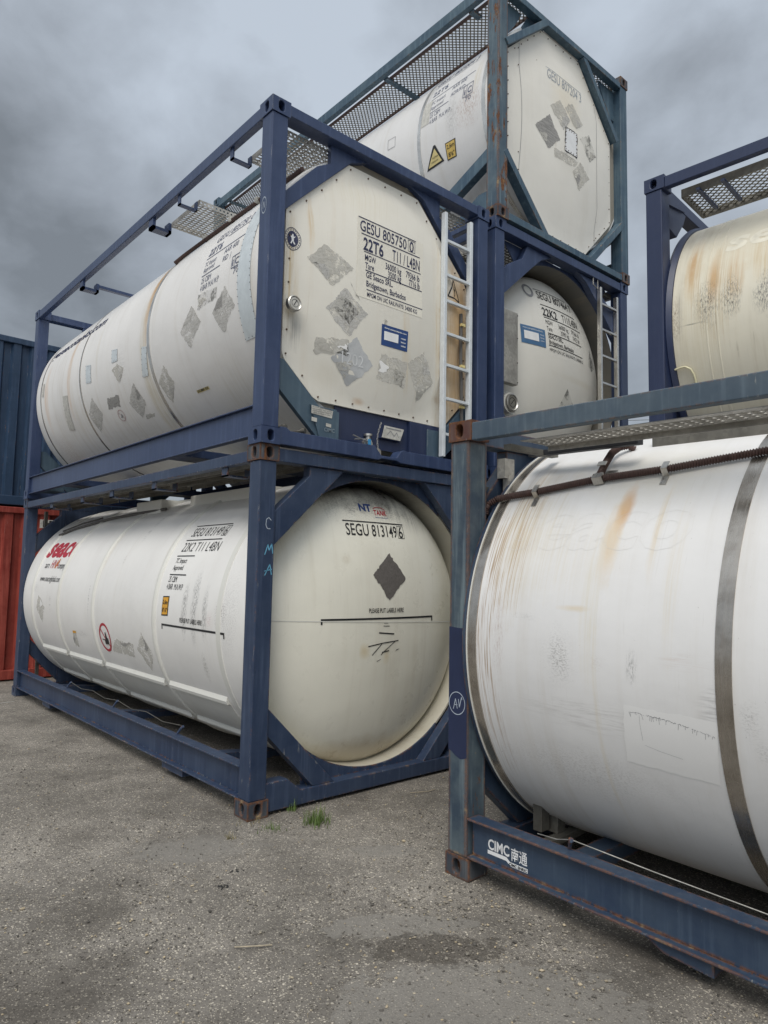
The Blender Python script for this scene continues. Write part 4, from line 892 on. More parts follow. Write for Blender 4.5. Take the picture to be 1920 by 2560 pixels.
def lower_left():
    root = tank_root('blue-grey framed tank container with bare domed end and ringed white tank, lower left', (0, 0, 0))
    F = MAT['slate']; x0, zc, r = 1.219, 1.30, 1.19
    castings(root, F, special={(0, 0, 0): MAT['rustcast'], (0, 0, 1): MAT['rustcast']}); posts(root, F)
    for s in (0, 1):
        xa, xb = (0.004, 0.066) if s == 0 else (CWD-0.066, CWD-0.004)
        MB().box(xa, xb, cl, CL-cl, 2.468, 2.552).build('top_side_rail', F, root, bevel=0.006)
        rail_beam(root, 'bottom_side_rail', F, 0.004, 0, 0.112, 0.335, s, 1, flange=0.10, web_in=0.055)
    for ya, yb in ((0.006, 0.115), (CL-0.115, CL-0.006)):
        MB().box(cw, CWD-cw, ya, yb, 2.475, 2.572).build('top_end_rail', F, root, bevel=0.006)
    sill = [(cw-0.02, 0.022), (CWD-cw+0.02, 0.022), (CWD-cw+0.02, 0.22), (CWD-0.33, 0.22), (CWD-0.445, 0.128), (0.445, 0.128), (0.33, 0.22), (cw-0.02, 0.22)]
    for ya, yb in ((0.02, 0.13), (CL-0.13, CL-0.02)): MB().prism(sill, 'y', ya, yb).build('bottom_end_rail', F, root, bevel=0.006)
    mirror4(root, 'corner_brace', F, [(0.147, 1.86), (0.147, 2.11), (0.452, 2.402), (0.452, 2.474), (0.78, 2.474)], 0.03, 0.115, 1)
    mirror4(root, 'corner_brace', F, [(0.147, 0.545), (0.147, 0.735), (0.755, 0.129), (0.555, 0.129)], 0.03, 0.115, 1)
    # saddle plates between the skirt and the end rails
    n = 24; arc = lambda a0, a1, rr: [(x0-rr*math.cos(R(a0+(a1-a0)*i/n)), zc+rr*math.sin(R(a0+(a1-a0)*i/n))) for i in range(n+1)]
    for end in (0, 1):
        ya, yb = (0.118, 0.135) if end == 0 else (CL-0.135, CL-0.118)
        for (a0, a1, zz) in ((-128, -52, 0.128), (52, 128, 2.475)):
            p = [(x, min(max(z, 0.135), 2.47)) for x, z in arc(a0, a1, 1.145)]
            MB().prism(p+[(p[-1][0], zz), (p[0][0], zz)], 'y', ya, yb).build('saddle_plate', F, root)
    st = [(0.42, 1.35, 0.22, 0.5, GREY, 0.3, 'scuff'), (1.15, 1.36, 0.06, 0.26, (0.08, 0.08, 0.08), 1.0, 'scuffv'), (0.98, 1.38, 0.07, 0.34, (0.08, 0.08, 0.08), 1.0, 'scuffv'), (0.80, 1.36, 0.06, 0.26, (0.08, 0.08, 0.08), 1.0, 'scuffv'), (0.55, 1.36, 0.12, 0.14, (0.12, 0.10, 0.10), 0.9, 'scuff'), (0.72, 1.30, 0.09, 0.10, (0.42, 0.12, 0.14), 0.4, 'scuff'), (0.85, 0.92, 0.05, 0.14, (0.10, 0.09, 0.06), 0.7, 'scuffv'), (5.42, 1.42, 0.3, 0.08, GREY, 0.5, 'scuff'), (4.75, 1.25, 0.05, 0.14, GREY, 0.6, 'rub'), (3.42, 1.33, 0.02, 0.26, GREY, 0.7, 'rub'), (2.72, 1.78, 0.012, 0.06, (0.1, 0.09, 0.08), 0.9, 'rub'), (2.55, 2.12, 0.05, 0.2, GREY, 0.5, 'rub'), (1.72, 1.5, 0.012, 0.3, GREY, 0.5, 'rub'), (4.4, 1.9, 0.06, 0.5, PALE, 0.5, 'drip'), (3.2, 1.9, 0.06, 0.5, PALE, 0.5, 'drip'), (1.75, 1.9, 0.07, 0.6, PALE, 0.6, 'drip'), (0.5, 2.2, 0.4, 0.25, (0.35, 0.33, 0.29), 0.55, 'drip'), (3.65, 0.97, 0.2, 0.05, GREY, 0.5, 'scuff')]
    shell = MB().lathe([(1.166, CL-0.155), (r, CL-0.16), (r, 0.16), (1.166, 0.155)], x0, zc, 160); dome(shell, x0, 1.275, 1.14, CL-0.38, -0.36)
    tank = shell.build('tank', clad('lower_left_tank_cladding', (0.80, 0.788, 0.765), st, 0.16, 'y', zc, seed=12.0), root, smooth=True)
    for end in (0, 1):                                         # skirt between tank and frame
        a, b = (0.136, 0.40) if end == 0 else (CL-0.40, CL-0.136)
        MB().lathe([(1.150, a), (1.165, a), (1.165, b), (1.150, b), (1.150, a)], x0, zc, 120).build('skirt_ring', clad('skirt_paint%d' % end, (0.62, 0.59, 0.50), [(1.219, 2.35, 0.8, 0.25, (0.10, 0.095, 0.085), 0.9, 'flat')], 0.5, 'x', seed=3), tank, smooth=True)
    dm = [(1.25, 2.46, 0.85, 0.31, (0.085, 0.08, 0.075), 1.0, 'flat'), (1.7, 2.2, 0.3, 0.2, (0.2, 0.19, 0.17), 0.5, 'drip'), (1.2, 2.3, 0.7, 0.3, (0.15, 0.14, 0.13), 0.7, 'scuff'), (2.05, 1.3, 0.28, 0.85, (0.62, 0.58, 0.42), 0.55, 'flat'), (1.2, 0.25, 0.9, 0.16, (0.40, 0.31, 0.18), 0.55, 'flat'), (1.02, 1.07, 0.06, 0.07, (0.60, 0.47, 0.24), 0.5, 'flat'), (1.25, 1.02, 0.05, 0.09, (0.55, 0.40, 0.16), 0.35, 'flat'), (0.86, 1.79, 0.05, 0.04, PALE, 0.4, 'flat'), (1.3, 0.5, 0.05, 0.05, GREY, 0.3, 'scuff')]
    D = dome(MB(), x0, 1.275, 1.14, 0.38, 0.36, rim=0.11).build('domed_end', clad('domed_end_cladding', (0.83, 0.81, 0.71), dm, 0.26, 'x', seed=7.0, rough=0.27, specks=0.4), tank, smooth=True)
    fn = on_dome(x0, 0.38, 1.275, 1.14, 0.36)
    # stiffening rings and the stepped cover strips between them
    for ya in (1.69, 3.23, 4.39, 5.44):
        MB().lathe([(r-0.002, ya), (r+0.010, ya+0.006), (r+0.016, ya+0.028), (r+0.016, ya+0.052), (r+0.010, ya+0.074), (r-0.002, ya+0.08)], x0, zc, 150).build('stiffening_ring', MAT['ringpaint'], tank, smooth=True, angle=60)
    MB().lathe([(r-0.001, 0.53), (r+0.004, 0.533), (r+0.004, 0.60), (r-0.001, 0.606)], x0, zc, 150).build('cover_seam', MAT['ringpaint'], tank, smooth=True)
    for (ya, yb) in ((0.66, 1.68), (1.79, 3.22), (3.33, 4.38), (4.49, 5.43)):
        for (d0, d1) in ((-29.5, -48.5), (-50, -70)):
            P = lambda dg, e: (x0-(r+e)*math.cos(R(dg)), zc+(r+e)*math.sin(R(dg)))
            poly = [P(d0, -0.01), P(d0, 0.002), P(d0-1.2, 0.026), P(d0-2.6, 0.030), P(d0-2.9, 0.012), P(d0-4.0, 0.004)]+[P(d0-4.0+(d1-d0+4.0)*k/6, 0.004) for k in range(1, 7)]+[P(d1, -0.01)]
            MB().prism(poly, 'y', ya, yb).build('stepped_cover', MAT['ringpaint'], tank, bevel=0.002)
    U = lambda y, deg: (-y, r*R(deg)); cyl = on_cyl(x0, zc, r)
    d = Decal(cyl); T = lambda s, ya, yb, deg, cap, **k: d.text(s, -ya, r*R(deg), ya-yb, cap, **k)
    for a, b, g in ((1.545, 0.90, 40.4), (1.545, 0.90, 32.6), (1.55, 1.22, 24.95), (1.55, 1.24, 16.65)): d.rect(-a, -b, r*R(g)-0.005, r*R(g)+0.005)
    T('SEGU 813149', 1.515, 0.985, 34.5, 0.094, bold=-0.006); T('6', 0.943, 0.897, 34.5, 0.094, bold=-0.006); d.line([(-0.96, r*R(34.3)), (-0.88, r*R(34.3)), (-0.88, r*R(39.4)), (-0.96, r*R(39.4)), (-0.96, r*R(34.3))], 0.005)
    T('22K2 T11 L4BN', 1.525, 0.86, 27.0, 0.09, bold=-0.006); T('TC Impact', 1.53, 1.32, 21.75, 0.045); T('Approved', 1.53, 1.34, 18.7, 0.045); T('25 CBM', 1.54, 1.385, 13.5, 0.05); T('4 BAR  M.A.W.P', 1.545, 1.24, 10.4, 0.05); T('PLEASE PUT LABELS HERE', 1.22, 0.83, -2.2, 0.036, bold=0.012)
    k = 0.016; d.rect(-1.57, -0.47, r*R(-4.5), r*R(-4.5)+k); d.rect(-1.57, -1.555, r*R(-4.5)-0.03, r*R(-4.5)); d.rect(-0.486, -0.47, r*R(-4.5)-0.03, r*R(-4.5))
    d.build('lettering', MAT['ink'], tank)
    d = Decal(cyl); d.poly([U(1.575, 7.5), U(1.45, 7.7), U(1.45, -0.3), U(1.575, -0.5)]); s = d.build('height_sticker', MAT['ink'], tank, label='yellow height sticker with black rim')
    d = Decal(cyl, 0.004); d.poly([U(1.565, 7.0), U(1.46, 7.2), U(1.46, 0.2), U(1.565, 0.0)]); d.build('sticker_face', MAT['yellow'], s)
    d = Decal(cyl, 0.0055); d.text('2,6m', -1.558, r*R(4.3), 0.092, 0.034, bold=0.02); d.text("8' 6\"", -1.556, r*R(1.1), 0.088, 0.034, bold=0.02); d.build('lettering', MAT['ink'], s)
    d = Decal(cyl); d.text('seaco', -5.43, r*R(25.9), 1.10, 0.285, 0.2, 0.035); d.build('lettering', MAT['red'], tank, clip=-4.455)
    d = Decal(cyl); d.text('HNA', -5.03, r*R(18.3), 0.30, 0.11, 0.2, 0.0); d.build('lettering', MAT['red'], tank); d = Decal(cyl, 0.004); d.line([(-4.83, r*R(18.4)), (-4.755, r*R(18.4)+0.12)], 0.03); d.build('lettering', MAT['orange'], tank)
    d = Decal(cyl); d.text('an', -5.25, r*R(18.3), 0.16, 0.085); d.text('company', -4.72, r*R(18.2), 0.235, 0.08); d.text('www.seacoglobal.com', -5.27, r*R(10.3), 0.79, 0.07); d.build('lettering', MAT['ink'], tank)
    d = Decal(cyl); d.ring(-2.985, r*R(-15.2), 0.150, 0.124); d.line([(-3.085, r*R(-15.2)+0.09), (-2.885, r*R(-15.2)-0.09)], 0.016); s = d.build('prohibition_sign', MAT['red'], tank)
    d = Decal(cyl, 0.0045); d.line([(-3.06, r*R(-15.0)-0.025), (-2.92, r*R(-15.0)-0.030)], 0.010); d.poly([(-3.0, r*R(-15)-0.075), (-2.90, r*R(-15)-0.068), (-2.90, r*R(-15)-0.005), (-2.93, r*R(-15)+0.0), (-2.94, r*R(-15)+0.055), (-2.965, r*R(-15)+0.05), (-2.965, r*R(-15)-0.02), (-3.0, r*R(-15)-0.035)]); d.build('sign_symbol', MAT['ink'], s)
    def res(c, m): scrap([U(*k) for k in c], cyl, tank, m); q = Decal(cyl, 0.0022); q.torn([U(*k) for k in c]); return q.build('placard_residue', MAT[m], tank)
    res([(2.03, -8.9), (1.85, -18), (1.99, -26.6), (2.19, -17.3)], 'res_light'); res([(2.74, -15.2), (2.27, -15.2), (2.30, -22), (2.85, -21.4)], 'res_light'); res([(3.99, -15.4), (3.88, -15.2), (3.92, -24.3), (4.06, -24.3)], 'res_light'); res([(5.2, 2), (4.95, -5), (5.1, -14), (5.3, -6)], 'res_light')
    d = Decal(cyl, 0.003); d.poly([U(3.99, -15.3), U(3.88, -15.1), U(3.88, -16.4), U(3.99, -16.6)]); d.build('sticker', MAT['yellow'], tank)
    # dome lettering
    d = Decal(fn, 0.0025); d.rect(0.867, 1.512, 2.098, 2.107); d.text('SEGU 813149', 0.885, 1.988, 0.535, 0.094, bold=0.006); d.text('6', 1.443, 1.988, 0.05, 0.094, bold=0.006); d.line([(1.432, 1.984), (1.506, 1.984), (1.506, 2.086), (1.432, 2.086), (1.432, 1.984)], 0.004)
    d.text('PLEASE PUT LABELS HERE', 1.055, 1.372, 0.375, 0.034, bold=0.012); d.rect(0.62, 1.812, 1.318, 1.332); d.rect(0.62, 0.634, 1.288, 1.318); d.rect(1.798, 1.812, 1.288, 1.318); d.build('lettering', MAT['ink'], D)
    d = Decal(fn, 0.0025); d.text('NT', 1.055, 2.195, 0.125, 0.058, bold=0.04); d.text('senses', 1.205, 2.143, 0.14, 0.014); d.build('lettering', MAT['blueink'], D); d = Decal(fn, 0.0025); d.text('TANK', 1.195, 2.168, 0.145, 0.042, 0.12, 0.02); d.line([(1.20, 2.222), (1.235, 2.235), (1.29, 2.234), (1.335, 2.217)], 0.006); d.build('lettering', MAT['red'], D)
    d = Decal(fn, 0.0022); d.torn([(1.297, 1.85), (1.467, 1.64), (1.275, 1.47), (1.105, 1.675)]); d.build('placard_residue', MAT['res_brown'], D, label='dark brown-grey diamond left by a placard')
    d = Decal(fn, 0.0025); d.line([(1.16, 1.212), (1.325, 1.197)], 0.010); d.line([(1.205, 1.265), (1.27, 1.262)], 0.005); d.line([(1.21, 1.285), (1.255, 1.286)], 0.003)
    d.line([(1.055, 1.108), (1.20, 1.128), (1.375, 1.142)], 0.008); d.line([(1.20, 1.128), (1.10, 1.038)], 0.007); d.line([(1.335, 1.135), (1.22, 1.06), (1.19, 1.035)], 0.006); d.line([(1.20, 1.055), (1.275, 1.065)], 0.008); d.poly([(1.335, 1.055), (1.395, 1.075), (1.36, 1.072), (1.355, 1.06)]); d.line([(1.15, 0.985), (1.19, 1.0)], 0.004); d.build('marker_scrawl', MAT['ink'], D)
    d = Decal(fn, 0.003); d.line([(0.15, 1.325), (0.5, 1.318), (1.0, 1.303), (1.5, 1.288), (2.2, 1.262)], 0.006); d.build('weld_seam', MAT['ringpaint'], D)
    # chalk on the post: C M A
    d = Decal(on_plane(0.009), 0.0015); d.line([(0.115, 2.045), (0.095, 2.065), (0.075, 2.05), (0.072, 2.01), (0.085, 1.985), (0.11, 1.985)], 0.005); s = d.build('chalk_letters', MAT['chalk'], root)
    d = Decal(on_plane(0.009), 0.0015); d.line([(0.07, 1.80), (0.095, 1.875), (0.105, 1.83), (0.125, 1.88), (0.135, 1.81)], 0.007); d.line([(0.075, 1.655), (0.115, 1.735), (0.13, 1.66)], 0.007); d.line([(0.07, 1.685), (0.135, 1.70)], 0.006); d.build('chalk_letters', MAT['bluechalk'], root)
    # top: walkway planks, brackets, spill boxes, conduit
    for xa in (0.17, 0.38):
        for ya, yb in ((0.16, 2.2), (2.25, 4.1), (4.15, 5.85)):
            mb = MB(); n = 5; w = 0.19/n
            for k in range(n): mb.box(xa+k*w+0.004, xa+(k+1)*w-0.004, ya, yb, 2.505+0.006*(k % 2), 2.520+0.006*(k % 2))
            mb.box(xa, xa+0.004, ya, yb, 2.475, 2.525).box(xa+0.186, xa+0.19, ya, yb, 2.475, 2.525); mb.build('walkway_plank', MAT['galvdark'], root)
    for y in (0.55, 1.86, 2.9, 3.78, 4.9): u_bracket(root, F, y, 0.09, 0.012, [(0.03, 2.468), (0.03, 2.405), (0.23, 2.405), (0.23, 2.47)])
    for (xa, xb, ya, yb, zb) in ((0.62, 1.7, 0.95, 2.35, 2.43), (0.55, 1.5, 2.9, 3.55, 2.43)):
        MB().box(xa, xb, ya, yb, 2.22, zb).build('spill_box', MAT['ringpaint'], tank, bevel=0.012)
    pts = [(x0-(r+0.02)*math.cos(R(a)), y, zc+(r+0.02)*math.sin(R(a))) for y, a in ((5.5, 42), (5.1, 47), (4.7, 50), (4.2, 54), (3.6, 56), (2.8, 57.5))]
    MB().tube(pts, 0.016, 8).build('conduit', MAT['cable'], tank, smooth=True); pts = [(x0-(r+0.03)*math.cos(R(a+3)), y+0.03, zc+(r+0.03)*math.sin(R(a+3))) for y, a in ((5.45, 42), (5.0, 48), (4.5, 52))]
    MB().tube(pts, 0.011, 8).build('conduit', MAT['cable'], tank, smooth=True)
    # steps and hooks on the bottom rail
    for ya, yb in ((4.52, 4.80), (1.06, 1.44)): MB().box(0.03, 0.30, ya, yb, 0.05, 0.112).build('fork_pocket', F, root, bevel=0.004)
    mb = MB()
    for y in (4.1, 2.7, 1.27): mb.tube([(0.085, y+0.03, 0.33), (0.12, y, 0.40)], 0.010, 6).tube([(0.12, y, 0.40), (0.12, y-0.012, 0.385)], 0.014, 6)
    h = mb.build('wire_hook', F, root); MB().tube([(0.12, 4.1-1.4*k/4, 0.40-(0.028 if k in (1, 3, 5, 7) else 0.0)) for k in range(9)], 0.0025, 5).build('wire', MAT['galvdark'], h)
    ladder(root, MAT['galvdark'], 0.30, 0.62, 0.2, 0.2, 2.45, 2.45, (0.5, 0.8, 1.1, 1.4, 1.7, 2.0, 2.28), y=CL+0.002, w=0.04)
    MB().box(0.20, 2.2, 0.5, 5.5, 0.13, 0.16).build('belly_pan', MAT['galvdark'], root) if False else None
    for ya in (0.9, 3.0, 5.0): MB().prism([(0.11, 0.125), (2.33, 0.125), (2.33, 0.25), (1.75, 0.19), (0.69, 0.19), (0.11, 0.25)], 'y', ya, ya+0.12).build('cross_bearer', F, root)
    return root
MAT['ringpaint'] = clad('ring_paint', (0.72, 0.715, 0.67), [], 0.22, 'y', seed=15.0)
lower_left()

# ---------------------------------------------------------------- level two, middle: domed end with cabinet and ladder
def middle():
    root = tank_root('navy framed tank container with metal cabinet, domed white end and silver ladder, below the topmost', (2.5216, -0.0246, CHT), (0, 0, -0.0055))
    F = MAT['navy']; x0, zc, r = 1.219, 1.33, 1.17
    castings(root, F); posts(root, F)
    for s in (0, 1):
        xa, xb = (0.004, 0.066) if s == 0 else (CWD-0.066, CWD-0.004)
        MB().box(xa, xb, cl, CL-cl, 2.468, 2.568).build('top_side_rail', F, root, bevel=0.006); rail_beam(root, 'bottom_side_rail', F, 0.012, 0, 0.06, 0.28, s, 1, flange=0.06, web_in=0.03)
    for ya, yb in ((0.006, 0.13), (CL-0.13, CL-0.006)):
        MB().box(cw, CWD-cw, ya, yb, 2.478, 2.572).build('top_end_rail', F, root, bevel=0.006); MB().box(cw, CWD-cw, ya, yb, 0.01, 0.115).build('bottom_end_rail', F, root, bevel=0.006)
    mirror4(root, 'corner_brace', F, [(0.147, 1.83), (0.147, 2.09), (0.30, 2.22), (0.48, 2.32), (0.56, 2.477), (0.98, 2.477), (0.80, 2.40), (0.62, 2.25)], 0.05, 0.125, 1)
    mirror4(root, 'corner_brace', F, [(0.147, 0.50), (0.147, 0.72), (0.72, 0.116), (0.52, 0.116)], 0.05, 0.125, 1)
    for end in (0, 1):
        ya, yb = (0.132, 0.145) if end == 0 else (CL-0.145, CL-0.132)
        p = [(x0-1.12*math.cos(R(52+76*i/24)), min(2.45, zc+1.12*math.sin(R(52+76*i/24)))) for i in range(25)]
        MB().prism(p+[(p[-1][0]+0.25, 2.478), (p[0][0]-0.25, 2.478)], 'y', ya, yb).build('saddle_plate', F, root)
    shell = MB().lathe([(1.08, CL-0.5), (r, CL-0.52), (r, 0.55), (1.08, 0.54)], x0, zc, 130); dome(shell, x0, 1.32, 1.08, CL-0.42, -0.34)
    tank = shell.build('tank', clad('middle_tank_cladding', WHITE, [], 0.25, 'y', seed=17), root, smooth=True)
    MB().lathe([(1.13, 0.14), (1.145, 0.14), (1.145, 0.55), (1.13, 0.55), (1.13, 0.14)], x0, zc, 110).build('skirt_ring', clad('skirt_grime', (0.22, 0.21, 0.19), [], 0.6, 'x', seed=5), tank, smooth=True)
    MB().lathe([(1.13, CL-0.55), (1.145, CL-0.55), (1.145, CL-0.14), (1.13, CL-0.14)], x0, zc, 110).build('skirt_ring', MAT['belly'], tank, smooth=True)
    yc, zd, rd, b = 0.45, 1.32, 1.10, 0.36
    D = dome(MB(), x0, zd, rd, yc, b, rim=0.08).build('domed_end', clad('middle_dome_cladding', (0.76, 0.745, 0.69), [(1.6, 1.25, 0.5, 0.05, PALE, 0.3, 'flat')], 0.10, 'x', seed=19, rough=0.3), tank, smooth=True)
    fn = on_dome(x0, yc, zd, rd, b)
    d = Decal(fn); 
    for a, c, z in ((0.91, 1.48, 2.185), (0.95, 1.60, 2.005), (0.965, 1.68, 1.86), (1.0, 1.66, 1.685), (1.0, 1.66, 1.55)): d.rect(a, c, z-0.004, z+0.004)
    X = lambda s, a, c, z, cap, **k: d.text(s, a, z, c-a, cap, **k)
    X('SEGU 807464', 0.935, 1.50, 2.075, 0.09, bold=0.008); X('7', 1.535, 1.575, 2.075, 0.09, bold=0.008); X('22K2', 0.955, 1.205, 1.88, 0.09, bold=0.02); X('T11/L4BN', 1.30, 1.63, 1.885, 0.088); X('MGW', 0.985, 1.10, 1.785, 0.048); X('36000 kg', 1.20, 1.39, 1.78, 0.05); X('79366 lb', 1.45, 1.62, 1.78, 0.05); X('Tare', 0.99, 1.08, 1.715, 0.048); X('3390 kg', 1.23, 1.39, 1.71, 0.05); X('7475 lb', 1.47, 1.62, 1.71, 0.05)
    X('SEACO SRL.', 1.0, 1.26, 1.63, 0.045, bold=0.01); X('Bridgetown, Barbados', 1.01, 1.46, 1.567, 0.045, bold=0.01); X('MPGM ON UIC RAILWAYS: 34000KG', 1.01, 1.66, 1.485, 0.036)
    d.build('lettering', MAT['ink'], D)
    d = Decal(fn); d.ring(0.82, 2.14, 0.07, 0.045, sv=1.15); d.build('round_seal_sticker', MAT['greyink'], D)
    d = Decal(fn, 0.003); d.poly([(0.60, 1.70), (0.95, 1.70), (0.95, 1.505), (0.60, 1.50)]); s = d.build('sticker', plain('pale_blue_sticker', (0.07, 0.16, 0.30), 0.45), D, label='blue rental sticker with white writing')
    d = Decal(fn, 0.005); d.rect(0.64, 0.845, 1.55, 1.64); d.text('www.seacoglobal.com/tanks', 0.63, 1.665, 0.28, 0.016)
    for i, w in enumerate(('rental', 'leasing', 'sales')): d.text(w, 0.865, 1.625-0.033*i, 0.06, 0.016)
    d.build('lettering', MAT['white'], s)
    d = Decal(fn, 0.0025); d.poly([(1.90, 1.72), (2.02, 1.52), (1.90, 1.45), (1.80, 1.50)]); d.poly([(1.32, 1.13), (1.45, 0.98), (1.19, 0.92)]); d.build('placard_residue', MAT['res_line'], D)
    cb = MB().box(0.15, 0.385, 0.03, 0.10, 0.975, 1.71).build('control_cabinet', MAT['galv'], root, bevel=0.006); mb = MB()
    for z in (1.0, 1.2, 1.45, 1.68): mb.tube([(0.372, 0.028, z), (0.372, 0.024, z)], 0.006, 8)
    mb.build('rivets', MAT['dark'], cb)
    g = MB().lathe([(0.155, 0.34), (0.155, 0.16), (0.105, 0.15), (0.105, 0.08), (0.0, 0.08)], 0.335, 0.80, 40).build('gauge_housing', MAT['ringpaint'], tank, smooth=True); MB().lathe([(0.09, 0.09), (0.09, 0.055), (0.078, 0.05), (0.07, 0.06), (0, 0.06)], 0.335, 0.80, 36).build('thermometer', MAT['ss'], g, smooth=True)
    d = Decal(on_plane(0.058), 0.001, 1); d.line([(0.315, 0.78), (0.36, 0.83)], 0.008); d.ring(0.335, 0.80, 0.05, 0.044, 24); d.build('needle', MAT['ink'], g)
    ladder(root, MAT['bright'], 1.85, 2.195, 0.14, 0.14, 2.40, 2.375, (2.215, 1.915, 1.61, 1.295, 0.98, 0.67, 0.36), y=-0.004, w=0.032, rh=0.024)
    MB().tube([(1.72, 0.02, 2.48), (1.72, 0.02, 2.40), (1.81, 0.02, 2.37), (1.81, 0.02, 2.48)], 0.006, 6).build('hand_loop', MAT['galv'], root)
    for ya, yb in ((0.14, 0.66), (1.6, 2.15), (3.6, 4.15)):
        for xa, xb in ((0.15, 0.66), (CWD-0.66, CWD-0.15)):
            mb = MB(); grip_plank(mb, xa, xb, ya, yb, 2.43); mb.box(xa, xb, ya, ya+0.003, 2.42, 2.47).box(xa, xb, yb-0.003, yb, 2.42, 2.47); mb.build('walkway_plank', MAT['galvdark'], root)
    return root
middle()

# ---------------------------------------------------------------- level three, the topmost one
def topmost():
    root = tank_root('teal framed tank container with rust-eaten corner post and tall flat end, topmost', (2.5352, -0.0401, 2*CHT), (0, 0, -0.0055))
    F = MAT['teal']; x0, zc, r = 1.219, 1.33, 1.205
    castings(root, F, special={(0, 0, 0): MAT['rustcast'], (1, 0, 0): MAT['rustcast'], (1, 0, 1): MAT['rustcast']}); posts(root, F, special={(0, 0): MAT['tealrust']}, w=0.145, d=0.15)
    MB().box(0.001, 0.10, 0.0, 0.01, ch, 0.75).build('rust_scab', MAT['rustcast'], root) if False else None
    for s in (0, 1):
        xa, xb = (0.0, 0.065) if s == 0 else (CWD-0.065, CWD)
        MB().box(xa, xb, cl, CL-cl, 2.425, 2.545).build('top_side_rail', F, root, bevel=0.006)
        X = (lambda x: x) if s == 0 else (lambda x: CWD-x)
        for e in (0, 1):                                       # sloping side struts instead of a bottom side rail
            Y = (lambda y: y) if e == 0 else (lambda y: CL-y)
            MB().beam((X(0.06), Y(0.12), 0.70), (X(0.12), Y(1.75), 0.05), 0.09, 0.14).build('side_strut', F, root, bevel=0.006)
            MB().prism([(Y(0.15), 0.02), (Y(0.15), 0.32), (Y(0.28), 0.32), (Y(0.62), 0.14), (Y(0.62), 0.02)], 'x', X(0.03), X(0.05)).build('foot_gusset', F, root)
    for ya, yb in ((0.0, 0.085), (CL-0.085, CL)):
        MB().box(cw, CWD-cw, ya, yb, 2.425, 2.495).build('top_end_rail', F, root, bevel=0.004); MB().box(cw, CWD-cw, ya+0.003, yb, 0.012, 0.085).build('bottom_end_rail', F, root, bevel=0.004)
    MB().prism([(1.95, 2.42), (2.29, 2.42), (2.29, 2.05), (2.2, 2.05), (2.05, 2.25)], 'y', 0.10, 0.12).build('corner_gusset', F, root); MB().prism([(CWD-1.95, 2.42), (CWD-2.29, 2.42), (CWD-2.29, 2.05), (CWD-2.2, 2.05), (CWD-2.05, 2.25)], 'y', 0.10, 0.12).build('corner_gusset', F, root)
    for ix in (0, 1):
        X = (lambda x: x) if ix == 0 else (lambda x: CWD-x)
        for e in (0, 1):
            Y = (lambda y: y) if e == 0 else (lambda y: CL-y)
            MB().beam((X(0.12), Y(0.055), 1.86), (X(0.80), Y(0.055), 2.45), 0.07, 0.13, up=(0, 1, 0)).build('corner_brace', F, root, bevel=0.004) if ix == 0 else MB().beam((X(0.23), Y(0.055), 1.72), (X(0.92), Y(0.055), 2.44), 0.07, 0.10, up=(0, 1, 0)).build('corner_brace', F, root, bevel=0.004)
            MB().beam((X(0.12), Y(0.055), 0.72), (X(0.80), Y(0.055), 0.06), 0.075, 0.10, up=(0, 1, 0)).build('corner_brace', F, root, bevel=0.004)
    st = [(0.42, 1.36, 0.20, 0.28, (0.30, 0.16, 0.10), 0.75, 'scuffv'), (0.66, 1.36, 0.10, 0.3, GREY, 0.6, 'scuffv'), (0.33, 1.65, 0.06, 0.25, PALE, 0.8, 'drip'), (1.55, 1.05, 0.05, 0.3, GREY, 0.4, 'rub'), (1.1, 1.9, 0.09, 0.3, GREY, 0.4, 'drip'), (1.5, 0.7, 0.5, 0.35, GREY, 0.3, 'scuff')]
    shell = MB().lathe([(0, CL-0.12), (0.9, CL-0.12), (r, CL-0.20), (r, 0.125), (r-0.012, 0.112), (0.6, 0.112)], x0, zc, 160)
    tank = shell.build('tank', clad('topmost_tank_cladding', (0.74, 0.735, 0.73), st, 0.3, 'y', zc, seed=23), root, smooth=True)
    for ya, w in ((1.125, 0.05), (0.185, 0.05), (2.9, 0.05), (4.5, 0.05)): band(tank, 'cladding_band', MAT['bright'], x0, zc, r, ya, ya+w)
    U = lambda y, deg: (-y, r*R(deg)); cyl = on_cyl(x0, zc, r)
    d = Decal(cyl, 0.0022, 0.06); T = lambda s, ya, yb, deg, cap, **k: d.text(s, -ya, r*R(deg), ya-yb, cap, **k)
    T('GESU 807204 3', 1.05, 0.43, 31.5, 0.085, bold=0.01); T('22T6', 1.03, 0.80, 22.4, 0.075, bold=0.015)
    for a, b, dg in ((1.05, 0.42, 29.8), (1.03, 0.38, 20.2), (1.0, 0.72, 10.9)): d.rect(-a, -b, r*R(dg)-0.004, r*R(dg)+0.004)
    T('TC Impact', 1.01, 0.79, 16.0, 0.045); T('Approved', 1.0, 0.81, 12.6, 0.045); T('AAR 600', 0.70, 0.49, 17.3, 0.05); T('ADR/RID', 0.70, 0.49, 12.9, 0.05); T('25 CBM', 0.99, 0.84, 7.6, 0.05); T('4 BAR  M.A.W.P.', 0.99, 0.67, 4.1, 0.05); T('70', 0.465, 0.385, 3.6, 0.05)
    d.line([(-0.50, r*R(13.2)), (-0.37, r*R(13.2)), (-0.37, r*R(6.6)), (-0.50, r*R(6.6)), (-0.50, r*R(13.2))], 0.007); d.line([(-0.455, r*R(13.2)), (-0.455, r*R(6.6))], 0.006); T('i', 0.487, 0.47, 7.8, 0.06, bold=0.02); T('C', 0.44, 0.385, 7.8, 0.07, bold=0.02)
    d.build('lettering', MAT['wornink'], tank)
